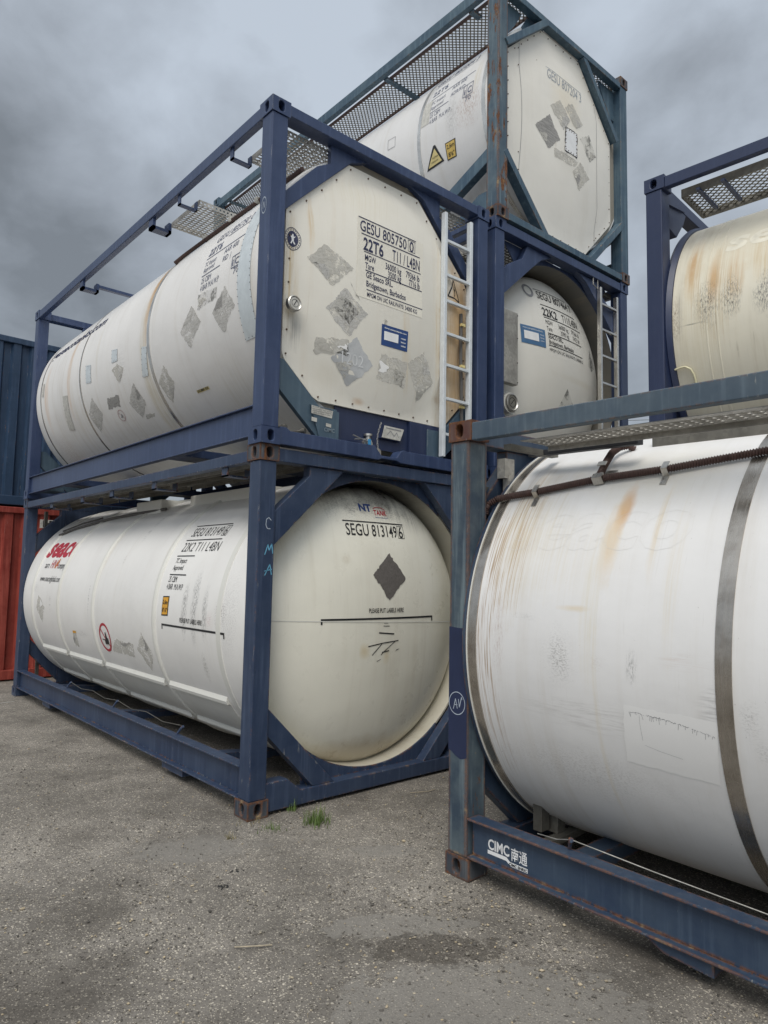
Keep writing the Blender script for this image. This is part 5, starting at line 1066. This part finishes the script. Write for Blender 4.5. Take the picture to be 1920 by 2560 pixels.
    d = Decal(cyl, 0.002); d.poly([U(1.07, 26), U(0.66, 26), U(0.66, 3), U(1.07, 3.5)]); d.build('sticker', plain('grey_label_film', (0.62, 0.63, 0.64), 0.35, var=0.04), tank) if False else None
    d = Decal(cyl, 0.0025); d.poly([U(1.135, 20), U(1.0, 20), U(1.0, 5.2), U(1.135, 5.2)]); d.build('riveted_patch', MAT['sticker'], tank)
    d = Decal(cyl, 0.003); d.poly([U(1.075, -19.2), U(0.81, -18.6), U(0.905, -8.6), U(0.935, -8.6)]); s = d.build('warning_sign', MAT['ink'], tank, label='yellow triangle with black rim reading SUPER HEAVY')
    d = Decal(cyl, 0.0045); d.poly([U(1.045, -18.2), U(0.84, -17.7), U(0.92, -10.2)]); d.build('sign_face', MAT['paleyellow'], s); d = Decal(cyl, 0.006); d.text('SUPER', -0.967, r*R(-14.9), 0.09, 0.017); d.text('HEAVY', -0.987, r*R(-16.8), 0.10, 0.017); d.build('lettering', MAT['ink'], s)
    d = Decal(cyl, 0.003); d.poly([U(0.765, -11), U(0.615, -11.2), U(0.635, -19.8), U(0.765, -19.6)]); s = d.build('height_sticker', MAT['ink'], tank); d = Decal(cyl, 0.0045); d.poly([U(0.755, -11.5), U(0.627, -11.7), U(0.645, -19.3), U(0.755, -19.1)]); d.build('sticker_face', plain('aged_yellow', (0.62, 0.44, 0.12), 0.5), s)
    d = Decal(cyl, 0.006); d.text('2,6m', -0.745, r*R(-14.4), 0.105, 0.042, bold=0.01); d.text("8'6\"", -0.735, r*R(-18.4), 0.085, 0.042, bold=0.01); d.build('lettering', MAT['ink'], s)
    d = Decal(cyl, 0.003); d.line([U(1.70, 12), U(1.57, 11.4), U(1.555, 5.0), U(1.68, 5.4), U(1.70, 12)], 0.006); d.build('patch_outline', MAT['greyink'], tank)
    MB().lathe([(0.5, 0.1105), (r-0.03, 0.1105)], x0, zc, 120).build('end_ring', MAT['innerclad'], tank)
    octo = octagon(0.205, 2.148, 0.112, 2.40, 0.842, 1.585, 0.765, 1.495, 0.785, 1.865, 0.68, 1.695)
    ps = [(1.2, 1.75, 0.35, 0.35, (0.72, 0.64, 0.48), 0.45, 'flat'), (1.0, 1.25, 0.02, 0.22, BROWN, 0.35, 'drip'), (1.25, 1.05, 0.3, 0.2, (0.66, 0.62, 0.54), 0.3, 'flat')]
    P = end_panel('end_panel', octo, 0.078, 0.036, x0, 1.26, 0.78, 0.97, clad('topmost_end_cladding', (0.80, 0.775, 0.71), ps, 0.14, 'x', seed=29), tank)
    fn = panel_fn(0.078, 0.036, x0, 1.26, 0.78, 0.97); bolts(P, along(octo, 0.16, 0.026), 0.076, MAT['bolt'], 0.0055, name='bolts')
    d = Decal(fn, 0.002); d.rect(0.414, 0.420, 0.60, 2.05); d.build('panel_seam', MAT['greyink'], P); d = Decal(fn, 0.002); d.rect(1.792, 1.798, 0.32, 1.99); d.build('panel_seam', MAT['greyink'], P); bolts(P, [(0.395, 0.65+0.19*k) for k in range(8)]+[(1.815, 0.4+0.19*k) for k in range(9)]+[(0.7, 2.0), (0.95, 1.93), (0.75, 0.75), (0.8, 0.55), (1.15, 0.60), (1.5, 0.62)], 0.068, MAT['bolt'], 0.0055, name='bolts')
    d = Decal(fn, 0.0025); d.text('GESU 807204 3', 0.845, 1.872, 0.64, 0.10); d.rect(0.83, 1.475, 1.982, 1.988); d.build('lettering', MAT['fadeink'], P)
    def rs(c, m, e=0.0022): scrap(c, fn, P, m); q = Decal(fn, e); q.torn(c); return q.build('placard_residue', MAT[m], P)
    rs([(0.885, 1.463), (1.076, 1.264), (0.858, 1.07), (0.631, 1.232)], 'res_dark'); rs([(1.084, 1.716), (1.274, 1.563), (1.136, 1.399), (0.903, 1.566)], 'res_light'); rs([(1.303, 1.782), (1.515, 1.622), (1.385, 1.511), (1.165, 1.674)], 'res_light', 0.003)
    rs([(1.645, 1.567), (1.776, 1.352), (1.656, 1.231), (1.455, 1.431)], 'res_line'); rs([(0.962, 1.123), (1.424, 1.152), (1.353, 1.054), (0.975, 1.013)], 'res_light'); rs([(1.467, 1.152), (1.639, 1.033), (1.435, 0.807), (1.311, 0.986)], 'res_light'); rs([(1.20, 1.62), (1.27, 1.56), (1.14, 1.40), (1.10, 1.46)], 'res_mid', 0.0035)
    d = Decal(fn, 0.004); d.poly([(1.191, 1.449), (1.393, 1.455), (1.391, 1.185), (1.167, 1.178)]); o = d.build('riveted_patch', MAT['white'], P); d = Decal(fn, 0.003); d.torn([(1.184, 1.458), (1.399, 1.462), (1.397, 1.178), (1.161, 1.172)], 0.008); d.build('patch_edge', MAT['dark'], o)
    bolts(o, [(1.20+0.045*k, 1.438) for k in range(5)]+[(1.18+0.048*k, 1.192) for k in range(5)]+[(1.188-0.003*k, 1.40-0.045*k) for k in range(5)]+[(1.381, 1.41-0.045*k) for k in range(5)], 0.031, MAT['bolt'], 0.0045, name='rivets')
    # walkway of expanded mesh the whole length
    for xa, xb in ((0.125, 0.60), (CWD-0.60, CWD-0.125)):
        w = MB(); expanded_mesh(w, xa+0.012, xb-0.012, 0.075, CL-0.1, 2.452, 0.062, 0.027, 0.0135, 0.0025); w = w.build('walkway_mesh', MAT['galvdark'], root)
        MB().box(xa, xa+0.012, 0.07, CL-0.09, 2.435, 2.475).box(xb-0.012, xb, 0.07, CL-0.09, 2.435, 2.475).build('mesh_frame', MAT['hose'], w)
    for y in (0.43, 1.80, 3.1, 4.4, 5.6):
        for s in (0, 1):
            a, b = (0.062, 0.60) if s == 0 else (CWD-0.60, CWD-0.062)
            MB().box(a, b if y > 1 else a+0.14 if s == 0 else b, y-0.032, y+0.032, 2.412, 2.434).build('walkway_bracket', F, root)
    MB().prism([(0.60, 2.455), (0.85, 2.455), (0.98, 2.30), (0.52, 2.10), (0.5, 2.3)], 'y', 0.10, 0.115).build('end_gusset', F, root)
    return root
topmost()

# ---------------------------------------------------------------- container under the middle stack (only its corner shows)
def under_middle():
    root = tank_root('rusty-cornered slate tank container at ground level behind the front right post', (2.53, -0.02, 0), (0, 0, -0.004))
    F = MAT['slate']; x0, zc, r = 1.219, 1.30, 1.15
    castings(root, F, special={(0, 0, 1): MAT['rustcast'], (0, 0, 0): MAT['rustcast']}); posts(root, F)
    for s in (0, 1):
        xa, xb = (0.004, 0.066) if s == 0 else (CWD-0.066, CWD-0.004)
        MB().box(xa, xb, cl, CL-cl, 2.47, 2.56).build('top_side_rail', F, root); rail_beam(root, 'bottom_side_rail', F, 0.012, 0, 0.06, 0.28, s, 1)
    for ya, yb in ((0.006, 0.115), (CL-0.115, CL-0.006)): MB().box(cw, CWD-cw, ya, yb, 2.48, 2.57).build('top_end_rail', F, root); MB().box(cw, CWD-cw, ya, yb, 0.01, 0.12).build('bottom_end_rail', F, root)
    mirror4(root, 'corner_brace', F, [(0.147, 1.86), (0.147, 2.08), (0.50, 2.479), (0.75, 2.479)], 0.03, 0.11, 1); mirror4(root, 'corner_brace', F, [(0.147, 0.545), (0.147, 0.735), (0.755, 0.121), (0.555, 0.121)], 0.03, 0.11, 1)
    s = MB().lathe([(1.05, CL-0.5), (r, CL-0.52), (r, 0.52), (1.05, 0.5)], x0, zc, 96); dome(s, x0, zc, 1.06, 0.44, 0.34); dome(s, x0, zc, 1.06, CL-0.44, -0.34)
    s.build('tank', MAT['belly'], root, smooth=True)
under_middle()
# ---------------------------------------------------------------- front right container, seen along its left side
def front_right():
    root = tank_root('steel-blue framed tank container with rusty post and corrugated brown hose, nearest at front right', (0.4828, -1.3758, -0.007), (0.0137, -0.0185, 0.008))
    F = MAT['steelblue']; x0, zc, r = 1.206, 1.325, 1.238; sg = -1
    castings(root, F, sg, special={(0, 0, 1): MAT['rustred'], (0, 0, 0): MAT['rustcast']}); posts(root, F, sg, {(0, 0): MAT['steelpost']}, w=0.165, d=0.140)
    for s in (0, 1):
        xa, xb = (0.0, 0.065) if s == 0 else (CWD-0.065, CWD)
        MB().box(xa, xb, cl, CL-cl, 2.468, 2.572).build('top_side_rail', MAT['steeltop'], root, bevel=0.006, sg=sg); rail_beam(root, 'bottom_side_rail', F, 0.0, 0, 0.125, 0.342, s, sg, flange=0.10, web_in=0.05, y0=0.16, y1=CL-0.16)
    for ya, yb in ((0.006, 0.13), (CL-0.13, CL-0.006)):
        MB().box(cw, CWD-cw, ya, yb, 2.46, 2.572).build('top_end_rail', F, root, bevel=0.005, sg=sg); MB().box(cw, CWD-cw, ya, yb, 0.04, 0.17).build('bottom_end_rail', F, root, bevel=0.005, sg=sg)
    mirror4(root, 'corner_brace', F, [(0.172, 1.80), (0.172, 2.10), (0.42, 2.37), (0.42, 2.459), (0.9, 2.459)], 0.02, 0.10, sg); mirror4(root, 'corner_brace', F, [(0.172, 0.50), (0.172, 0.80), (0.80, 0.172), (0.55, 0.172)], 0.02, 0.10, sg)
    # metres along the side are negative y here (towards the viewer)
    st = [(-0.965, 2.03, 0.05, 0.15, ORANGE, 0.75, 'flat'), (-0.94, 1.86, 0.06, 0.26, (0.68, 0.50, 0.27), 0.6, 'flat'), (-0.89, 1.55, 0.06, 0.5, (0.68, 0.63, 0.50), 0.55, 'drip'), (-1.17, 1.90, 0.03, 0.30, (0.64, 0.50, 0.28), 0.5, 'drip'), (-0.80, 1.52, 0.10, 0.02, (0.66, 0.54, 0.34), 0.5, 'flat'), (-0.36, 1.90, 0.13, 0.40, (0.55, 0.43, 0.27), 0.55, 'drip'), (-0.25, 1.40, 0.10, 1.0, (0.34, 0.22, 0.13), 1.0, 'line'), (-0.36, 1.85, 0.16, 0.5, (0.42, 0.28, 0.14), 1.0, 'line'), (-0.42, 1.9, 0.3, 0.5, (0.62, 0.57, 0.46), 0.6, 'drip'), (-0.34, 1.33, 0.05, 0.28, (0.28, 0.13, 0.10), 0.7, 'scuffv'), (-0.725, 1.275, 0.07, 0.12, (0.12, 0.11, 0.10), 1.0, 'scuff'), (-0.715, 1.28, 0.14, 0.20, GREY, 0.35, 'scuff'), (-1.115, 1.27, 0.035, 0.10, (0.12, 0.12, 0.12), 1.0, 'scuffv'), (-0.5, 1.46, 0.12, 0.03, GREY, 0.4, 'scuff'), (-0.9, 1.0, 0.6, 0.1, (0.3, 0.28, 0.26), 0.35, 'rub'), (-0.75, 0.7, 0.7, 0.18, (0.3, 0.28, 0.25), 0.6, 'scuff'), (-0.93, 1.27, 0.05, 0.06, (0.36, 0.25, 0.2), 0.4, 'scuff'), (-1.62, 1.12, 0.06, 0.12, GREY, 0.7, 'scuff'), (-1.66, 1.0, 0.05, 0.07, GREY, 0.6, 'scuff'), (-1.48, 1.12, 0.10, 0.14, GREY, 0.5, 'rub'), (-1.35, 1.32, 0.14, 0.05, (0.5, 0.38, 0.32), 0.3, 'rub'), (-0.92, 0.9, 0.02, 0.7, (0.66, 0.58, 0.42), 0.5, 'drip'), (-1.05, 2.2, 0.5, 0.2, (0.66, 0.62, 0.52), 0.5, 'flat'), (-0.70, 1.78, 0.45, 0.25, (0.70, 0.66, 0.58), 0.45, 'drip'), (-1.28, 1.7, 0.05, 0.45, (0.68, 0.62, 0.50), 0.45, 'drip')]
    st = [(a-0.06, b+0.03, c, e, f, g*(0.5 if k in ('scuff', 'scuffv') else 1), k) for a, b, c, e, f, g, k in st]
    sh = MB().lathe([(0.0, 0.10), (0.7, 0.12), (1.05, 0.16), (r-0.01, 0.192), (r, 0.20), (r, CL-0.22), (r-0.01, CL-0.21), (1.05, CL-0.16), (0.0, CL-0.10)], x0, zc, 200)
    tank = sh.build('tank', clad('front_right_tank_cladding', (0.785, 0.78, 0.775), st, 0.28, 'y', zc, seed=31, specks=0.8, rough=0.36), root, smooth=True, sg=sg)
    band(tank, 'rim_band', MAT['band'], x0, zc, r, 0.187, 0.25, sg, 0.007); band(tank, 'rim_band', MAT['band'], x0, zc, r, CL-0.275, CL-0.205, sg, 0.005)
    for ya in (1.551, 2.9, 4.3): band(tank, 'cladding_band', MAT['band'], x0, zc, r, ya, ya+0.068, sg, 0.005)
    MB().lathe([(1.12, 0.150), (r+0.004, 0.150), (r+0.010, 0.172), (r+0.010, 0.188), (1.12, 0.188)], x0, zc, 160).build('end_ring', F, tank, smooth=True, sg=sg)
    rnd = random.Random(3); mb = MB()
    MB().lathe([(r+0.004, 0.185), (r+0.013, 0.185), (r+0.013, 0.191), (r+0.004, 0.191)], x0, zc, 160).build('sealant_edge', MAT['ringpaint'], tank, smooth=True, sg=sg)
    U = lambda y, deg: (-y, r*R(deg)); cyl = on_cyl(x0, zc, r)
    # repainted rectangles (paler) and the ghost of an old logo
    d = Decal(cyl, 0.0012); d.poly([U(-0.34, 38), U(-1.33, 39), U(-1.335, 20), U(-0.336, 19.8)]); d.build('repainted_patch', MAT['repaint'], tank) if False else None
    d = Decal(cyl, 0.0012); d.torn([U(-1.129, -9.1), U(-1.552, -9.6), U(-1.526, -23), U(-1.098, -22.5)], 0.004); d.build('repainted_patch', MAT['repaint'], tank)
    d = Decal(cyl, 0.001); v, f = text_flat('seaco', 1.0, 0.285, 0.36, r*R(25.2), 0.22, 0.03)
    # outline only: boundary edges of the letters
    ed = {}
    for q in f:
        for a, b in zip(q, q[1:]+q[:1]): ed[(min(a, b), max(a, b))] = ed.get((min(a, b), max(a, b)), 0)+1
    bd = [k for k, c in ed.items() if c == 1]
    ux = 0.36; lo = min(p[0] for p in v); hi = max(p[0] for p in v); sc = 1.03/(hi-lo)
    for a, b in bd: d.line([(ux+(v[a][0]-lo)*sc, v[a][1]), (ux+(v[b][0]-lo)*sc, v[b][1])], 0.0012)
    d.build('ghost_lettering', MAT['ghost'], tank)
    d = Decal(cyl, 0.002); rnd = random.Random(8); prev = None
    for k in range(70):
        y = -1.15-0.39*k/69; dg = -10.6-1.3*(k/69)**2*1.6+rnd.gauss(0, 0.10); cur = U(y, dg)
        if prev and rnd.random() < 0.8: d.line([prev, cur], rnd.choice((0.0012, 0.0018, 0.0026)))
        if rnd.random() < 0.22: d.line([cur, (cur[0]+rnd.gauss(0, 0.003), cur[1]-rnd.uniform(0.006, 0.03))], 0.0014)
        prev = cur
    d.line([U(-1.20, -11), U(-1.198, -13), U(-1.202, -16.5)], 0.001); d.line([U(-1.21, -17.5), U(-1.28, -18.2), U(-1.38, -18.8)], 0.001); d.build('label_edge_tear', MAT['greyink'], tank)
    # corrugated hose along the shoulder, with a tee, clips and a branch
    def shoulder(y, deg, e): return (x0-(r+e)*math.cos(R(deg)), y, zc+(r+e)*math.sin(R(deg)))
    ctrl = [(-0.13, 35.4, 0.012), (-0.125, 36.8, 0.026), (-0.135, 38.4, 0.034), (-0.18, 40.1, 0.034), (-0.30, 41.3, 0.028), (-0.442, 42.2, 0.026), (-0.805, 45.4, 0.026), (-1.169, 47.0, 0.026), (-1.614, 50.6, 0.026), (-2.2, 53, 0.026), (-3.5, 55, 0.026)]
    def dense(ct, step):
        out = []
        for (y0, a0, e0), (y1, a1, e1) in zip(ct, ct[1:]):
            n = max(1, int(round(math.hypot(y1-y0, (a1-a0)*0.021)/step)))
            for k in range(n): t = k/n; out.append((y0+(y1-y0)*t, a0+(a1-a0)*t, e0+(e1-e0)*t))
        out.append(ct[-1]); return [shoulder(*p) for p in out]
    hs = MB().tube(dense(ctrl, 0.0065), 0.0145, 12, rib=1.45).build('corrugated_hose', MAT['hose'], tank, smooth=True, angle=80)
    br = [(-0.805, 45.6, 0.026), (-0.80, 47.5, 0.034), (-0.80, 51, 0.045), (-0.79, 55.5, 0.048), (-0.80, 58.5, 0.046), (-0.83, 60.5, 0.035), (-0.85, 61.2, 0.004)]
    MB().tube(dense(br, 0.0065), 0.0145, 12, rib=1.45).build('hose_branch', MAT['hose'], hs, smooth=True, angle=80)
    mb = MB()
    for (y, a) in ((-0.442, 42.2), (-1.169, 47.0), (-2.1, 52.7)):
        P = [Vector(shoulder(y+dy, a+da, e)) for dy, da, e in ((0, 1.2, 0.052), (0, -1.2, 0.052), (0, -1.5, 0.004), (0, -4.2, 0.004))]
        mb = MB()
        for p, q in zip(P, P[1:]): mb.beam(p, q, 0.032, 0.004, up=(q-p).cross(Vector((0, 1, 0))))
        mb.build('hose_clip', MAT['ss'], hs)
    mb = MB()
    mb.beam(shoulder(-0.775, 45.1, 0.028), shoulder(-0.83, 45.6, 0.028), 0.05, 0.045, up=(-0.6, 0, 0.8)); mb.beam(shoulder(-0.80, 48.6, 0.062), shoulder(-0.80, 50.0, 0.066), 0.05, 0.006, up=(-0.6, 0, 0.8)); mb.beam(shoulder(-0.74, 49.4, 0.006), shoulder(-0.87, 49.0, 0.006), 0.03, 0.004, up=(-0.6, 0, 0.8)); mb.prism([(-0.90, 0), (-0.78, 0), (-0.78, 0.001), (-0.90, 0.001)], 'x', 0, 0.001) if False else None
    mb.build('hose_tee', MAT['ss'], hs, bevel=0.001)
    # touch-up paint and chalked AV on the post
    zt, zb = 1.392, 0.655
    d = Decal(on_side(0.009), 0.0014); d.poly([(0.010, zt), (0.080, zt-0.004), (0.148, zt-0.002), (0.148, zb+0.012), (0.12, zb+0.0), (0.10, zb-0.004), (0.06, zb+0.012), (0.03, zb+0.03), (0.010, zb+0.035)]); s = d.build('touch_up_paint', MAT['patch'], root, label='fresh dark navy paint patch on the post')
    d = Decal(on_side(0.009), 0.003); d.ring(0.075, 0.96, 0.062, 0.058, 32, 1.05); d.line([(0.048, 0.925), (0.064, 0.985), (0.078, 0.93)], 0.0045); d.line([(0.052, 0.948), (0.078, 0.953)], 0.004); d.line([(0.086, 0.985), (0.094, 0.94), (0.11, 1.0), (0.114, 0.985)], 0.0045); d.build('chalk_letters', MAT['chalk'], s)
    # maker's mark on the bottom rail web
    web = on_side(0.050); d = Decal(web, 0.002); d.text('CIMC', 0.275, 0.203, 0.145, 0.052, 0, 0.025); d.text('南通', 0.432, 0.195, 0.105, 0.05, 0, 0.012)
    d.rect(0.272, 0.425, 0.176, 0.194) if False else d.poly([(0.272, 0.196), (0.272, 0.176), (0.40, 0.176), (0.43, 0.156), (0.540, 0.156), (0.540, 0.178), (0.425, 0.178), (0.40, 0.196)]); s = d.build('maker_lettering', MAT['white'], root); d = Decal(web, 0.0035); d.text('CIMC ENRIC', 0.418, 0.160, 0.118, 0.014, 0.1, 0.03); d.build('lettering', MAT['ink'], s)
    # top: perforated walkway, end ladder, spill box
    for xa, xb in ((0.07, 0.33), (CWD-0.33, CWD-0.07)):
        mb = MB(); grip_plank(mb, xa+0.05, xb-0.03, 0.48, 5.6, 2.437, 0.045, 0.05); mb.box(xa, xa+0.05, 0.47, 5.62, 2.437, 2.441).box(xb-0.03, xb, 0.47, 5.62, 2.437, 2.441).box(xb, xb+0.003, 0.47, 5.62, 2.41, 2.455); mb.build('walkway_plank', MAT['galv'], root, sg=sg)
    for y in (0.36, 1.8, 3.4, 5.0):
        MB().box(0.065, 0.52, y, y+0.05, 2.40, 2.43).build('walkway_bracket', MAT['galvdark'], root, sg=sg)
    sp = MB().box(0.62, 0.645, 0.95, 2.6, 2.27, 2.47).box(0.645, 1.75, 0.95, 0.975, 2.27, 2.47).box(0.50, 0.62, 1.72, 1.745, 2.25, 2.44).box(1.75, 1.775, 0.95, 2.6, 2.3, 2.47).box(0.645, 1.75, 2.575, 2.6, 2.3, 2.47).build('spill_box', MAT['galvdark'], root, bevel=0.003, sg=sg)
    MB().box(0.36, 0.40, 0.12, 0.17, 1.55, 2.30).box(0.33, 0.42, 0.1, 0.16, 2.28, 2.40).build('ladder_stile', MAT['galv'], root, sg=sg); MB().box(0.13, 0.44, 0.03, 0.07, 2.185, 2.225).build('ladder_rung', MAT['galvdark'], root, sg=sg)
    MB().box(0.37, 0.43, 0.30, 1.0, 2.40, 2.43).build('walkway_bar', MAT['dark'], root, bevel=0.003, sg=sg)
    mb = MB().tube([(0.09, -0.766, 0.34), (0.06, -0.79, 0.405)], 0.010, 8).tube([(0.06, -0.79, 0.405), (0.06, -0.80, 0.39)], 0.014, 8); hk = mb.build('wire_hook', F, root)
    MB().tube([(0.12, -0.55, 0.345), (0.09, -0.69, 0.365), (0.06, -0.795, 0.402), (0.10, -1.2, 0.372), (0.14, -1.9, 0.345)], 0.0028, 6).build('wire', MAT['galv'], hk)
    MB().prism([(1.16, 0.125), (1.28, 0.068), (1.50, 0.055), (1.50, 0.125)], 'x', 0.03, 0.28).build('fork_pocket', F, root, bevel=0.004, sg=sg)
    MB().box(0.10, 2.34, 0.62, 0.74, 0.13, 0.22).build('cross_bearer', F, root, sg=sg); MB().box(0.10, 2.34, 1.9, 2.05, 0.13, 0.2).build('cross_bearer', F, root, sg=sg)
    # valve gear seen under the far end of the tank
    v = MB().box(0.42, 0.50, 0.30, 0.36, 0.22, 0.50).box(0.52, 0.60, 0.28, 0.40, 0.2, 0.42).box(0.30, 0.75, 0.38, 0.44, 0.16, 0.2).build('bottom_valve', MAT['galvdark'], root, bevel=0.004, sg=sg); MB().box(0.18, 0.42, 0.06, 0.09, 0.61, 0.64).build('valve_lever', MAT['dark'], v, sg=sg)
    return root
front_right()

# ---------------------------------------------------------------- right edge: stack behind the front one
def back_right(z0, label, full):
    root = tank_root(label, (3.0242, -1.2868, z0), (0, 0, 0.0692))
    F = MAT['navydeep']; x0, zc, r = 1.219, 1.29, 1.16; sg = -1
    castings(root, F, sg); posts(root, F, sg, w=0.165)
    for s in (0, 1):
        xa, xb = (0.004, 0.066) if s == 0 else (CWD-0.066, CWD-0.004)
        MB().box(xa, xb, cl, CL-cl, 2.468, 2.568).build('top_side_rail', F, root, bevel=0.006, sg=sg); rail_beam(root, 'bottom_side_rail', F, 0.012, 0, 0.06, 0.28, s, sg)
    for ya, yb in ((0.006, 0.125), (CL-0.125, CL-0.006)): MB().box(cw, CWD-cw, ya, yb, 2.47, 2.57).build('top_end_rail', F, root, bevel=0.005, sg=sg); MB().box(cw, CWD-cw, ya, yb, 0.01, 0.12).build('bottom_end_rail', F, root, bevel=0.005, sg=sg)
    mirror4(root, 'corner_brace', F, [(0.172, 2.22), (0.172, 2.36), (0.26, 2.469), (0.62, 2.469), (0.56, 2.36), (0.40, 2.18)], 0.02, 0.12, sg); mirror4(root, 'corner_brace', F, [(0.172, 0.50), (0.172, 0.75), (0.80, 0.121), (0.55, 0.121)], 0.02, 0.12, sg)
    st = [(-0.36, 1.72, 0.09, 0.36, (0.52, 0.30, 0.10), 0.85, 'drip'), (-0.35, 1.75, 0.03, 0.2, (0.48, 0.24, 0.07), 0.9, 'flat'), (-0.54, 1.60, 0.06, 0.26, (0.52, 0.29, 0.10), 0.9, 'flat'), (-0.5, 1.5, 0.3, 0.5, (0.45, 0.30, 0.14), 0.7, 'line'), (-0.70, 1.60, 0.09, 0.3, (0.53, 0.33, 0.14), 0.8, 'drip'), (-0.9, 1.7, 0.12, 0.3, (0.55, 0.40, 0.2), 0.7, 'drip'), (-0.21, 1.28, 0.10, 0.22, (0.16, 0.09, 0.06), 1.0, 'scuffv'), (-0.48, 1.36, 0.12, 0.24, (0.08, 0.075, 0.075), 1.0, 'scuffv'), (-0.68, 1.38, 0.09, 0.2, (0.08, 0.08, 0.08), 1.0, 'scuffv'), (-0.95, 1.36, 0.1, 0.2, (0.08, 0.08, 0.08), 0.9, 'scuffv'), (-0.36, 1.22, 0.12, 0.012, (0.05, 0.05, 0.05), 0.9, 'rub'), (-0.9, 1.32, 0.08, 0.14, GREY, 0.7, 'scuffv'), (-0.35, 1.2, 0.4, 0.9, (0.62, 0.56, 0.40), 0.45, 'drip'), (-0.7, 1.8, 0.5, 0.3, (0.66, 0.61, 0.48), 0.5, 'flat'), (-0.27, 1.4, 0.04, 0.4, GREY, 0.4, 'drip')]
    sh = MB().lathe([(0, 0.16), (0.9, 0.17), (r, 0.205), (r, CL-0.2), (0.9, CL-0.17), (0, CL-0.16)], x0, zc, 150)
    tank = sh.build('tank', clad('back_right_cladding%d' % full, (0.74, 0.70, 0.585), st if full else [], 0.6, 'y', zc, seed=41, specks=0.9), root, smooth=True, sg=sg)
    MB().lathe([(1.02, 0.13), (1.175, 0.13), (1.19, 0.16), (1.175, 0.203), (1.02, 0.203)], x0, zc, 120).build('end_ring', F, tank, smooth=True, sg=sg)
    if not full: return root
    cyl = on_cyl(x0, zc, r); U = lambda y, deg: (-y, r*R(deg))
    for ya in (0.475, 0.56): MB().lathe([(r-0.001, ya), (r+0.003, ya+0.003), (r+0.003, ya+0.012), (r-0.001, ya+0.015)], x0, zc, 150).build('weld_seam', tank.data.materials[0], tank, smooth=True, sg=sg)
    d = Decal(cyl, 0.0009); d.text('seaco', 0.60, r*R(27), 1.0, 0.22, 0.2, 0.03); d.build('ghost_lettering', plain('ghost_white_lettering', (0.735, 0.70, 0.59), 0.45), tank)
    P = lambda y, dg, e=0.02: (x0-(r+e)*math.cos(R(dg)), y, zc+(r+e)*math.sin(R(dg)))
    MB().tube([P(-0.19, -20.6, 0.0), P(-0.20, -20.6), P(-0.25, -20.2), P(-0.285, -20.2), P(-0.325, -21.5), P(-0.345, -24), P(-0.35, -30)], 0.009, 8).build('drain_tube', MAT['paletube'], tank, smooth=True)
    w = MB(); expanded_mesh(w, 0.15, 0.62, 0.28, CL-0.3, 2.43, 0.06, 0.034, 0.013, 0.0025); w = w.build('walkway_mesh', MAT['galvdark'], root, sg=sg); MB().box(0.135, 0.15, 0.27, CL-0.28, 2.395, 2.465).box(0.62, 0.635, 0.27, CL-0.28, 2.395, 2.465).box(0.15, 0.62, 0.265, 0.28, 2.395, 2.465).build('mesh_frame', MAT['galvdark'], w, sg=sg)
    for y in (0.42, 0.62, 1.9, 3.4): MB().box(0.066, 0.5, y, y+0.03, 2.372, 2.394).build('walkway_bracket', F, root, sg=sg)
    MB().prism([(0.17, 2.469), (0.17, 2.40), (0.55, 2.469)], 'y', 0.125, 0.14).build('corner_gusset', F, root, sg=sg)
    return root
MAT['paletube'] = plain('pale_yellow_tube', (0.66, 0.62, 0.42), 0.4)
back_right(CHT, 'navy framed tank container with orange stained cream tank, upper right behind the front one', 1)
back_right(0.0, 'plain cream tank container under the orange stained one at the right', 0)

# ---------------------------------------------------------------- thin overhead wires far behind
def wires():
    for k, (z, dy) in enumerate(((9.10, 0.0), (7.30, 0.5))):
        for s in (0,):
            pts = [(30.0-26*t, 9.0+dy+34*t, z+1.6*(1-t)*0+3.0*t*t-1.0*math.sin(math.pi*t)*0.25) for t in np.linspace(-0.6, 1.2, 16)]
            o = MB().tube(pts, 0.013, 5).build('overhead_wire', MAT['cable']); tag(o, ('upper thin overhead wire' if k == 0 else 'lower thin overhead wire')+' crossing the sky gap between the stacks', 'wire', 'overhead wires')
wires()

# ---------------------------------------------------------------- keep every tree at thing > part > sub-part
def flatten():
    def depth(o):
        n = 0
        while o.parent: o = o.parent; n += 1
        return n
    # end covers are parts of the container itself
    for o in list(bpy.data.objects):
        if o.name.split('.')[0] in ('end_panel', 'domed_end') and o.parent and o.parent.parent: o.parent = o.parent.parent
    for o in sorted(bpy.data.objects, key=depth):
        while depth(o) > 2: o.parent = o.parent.parent
flatten()
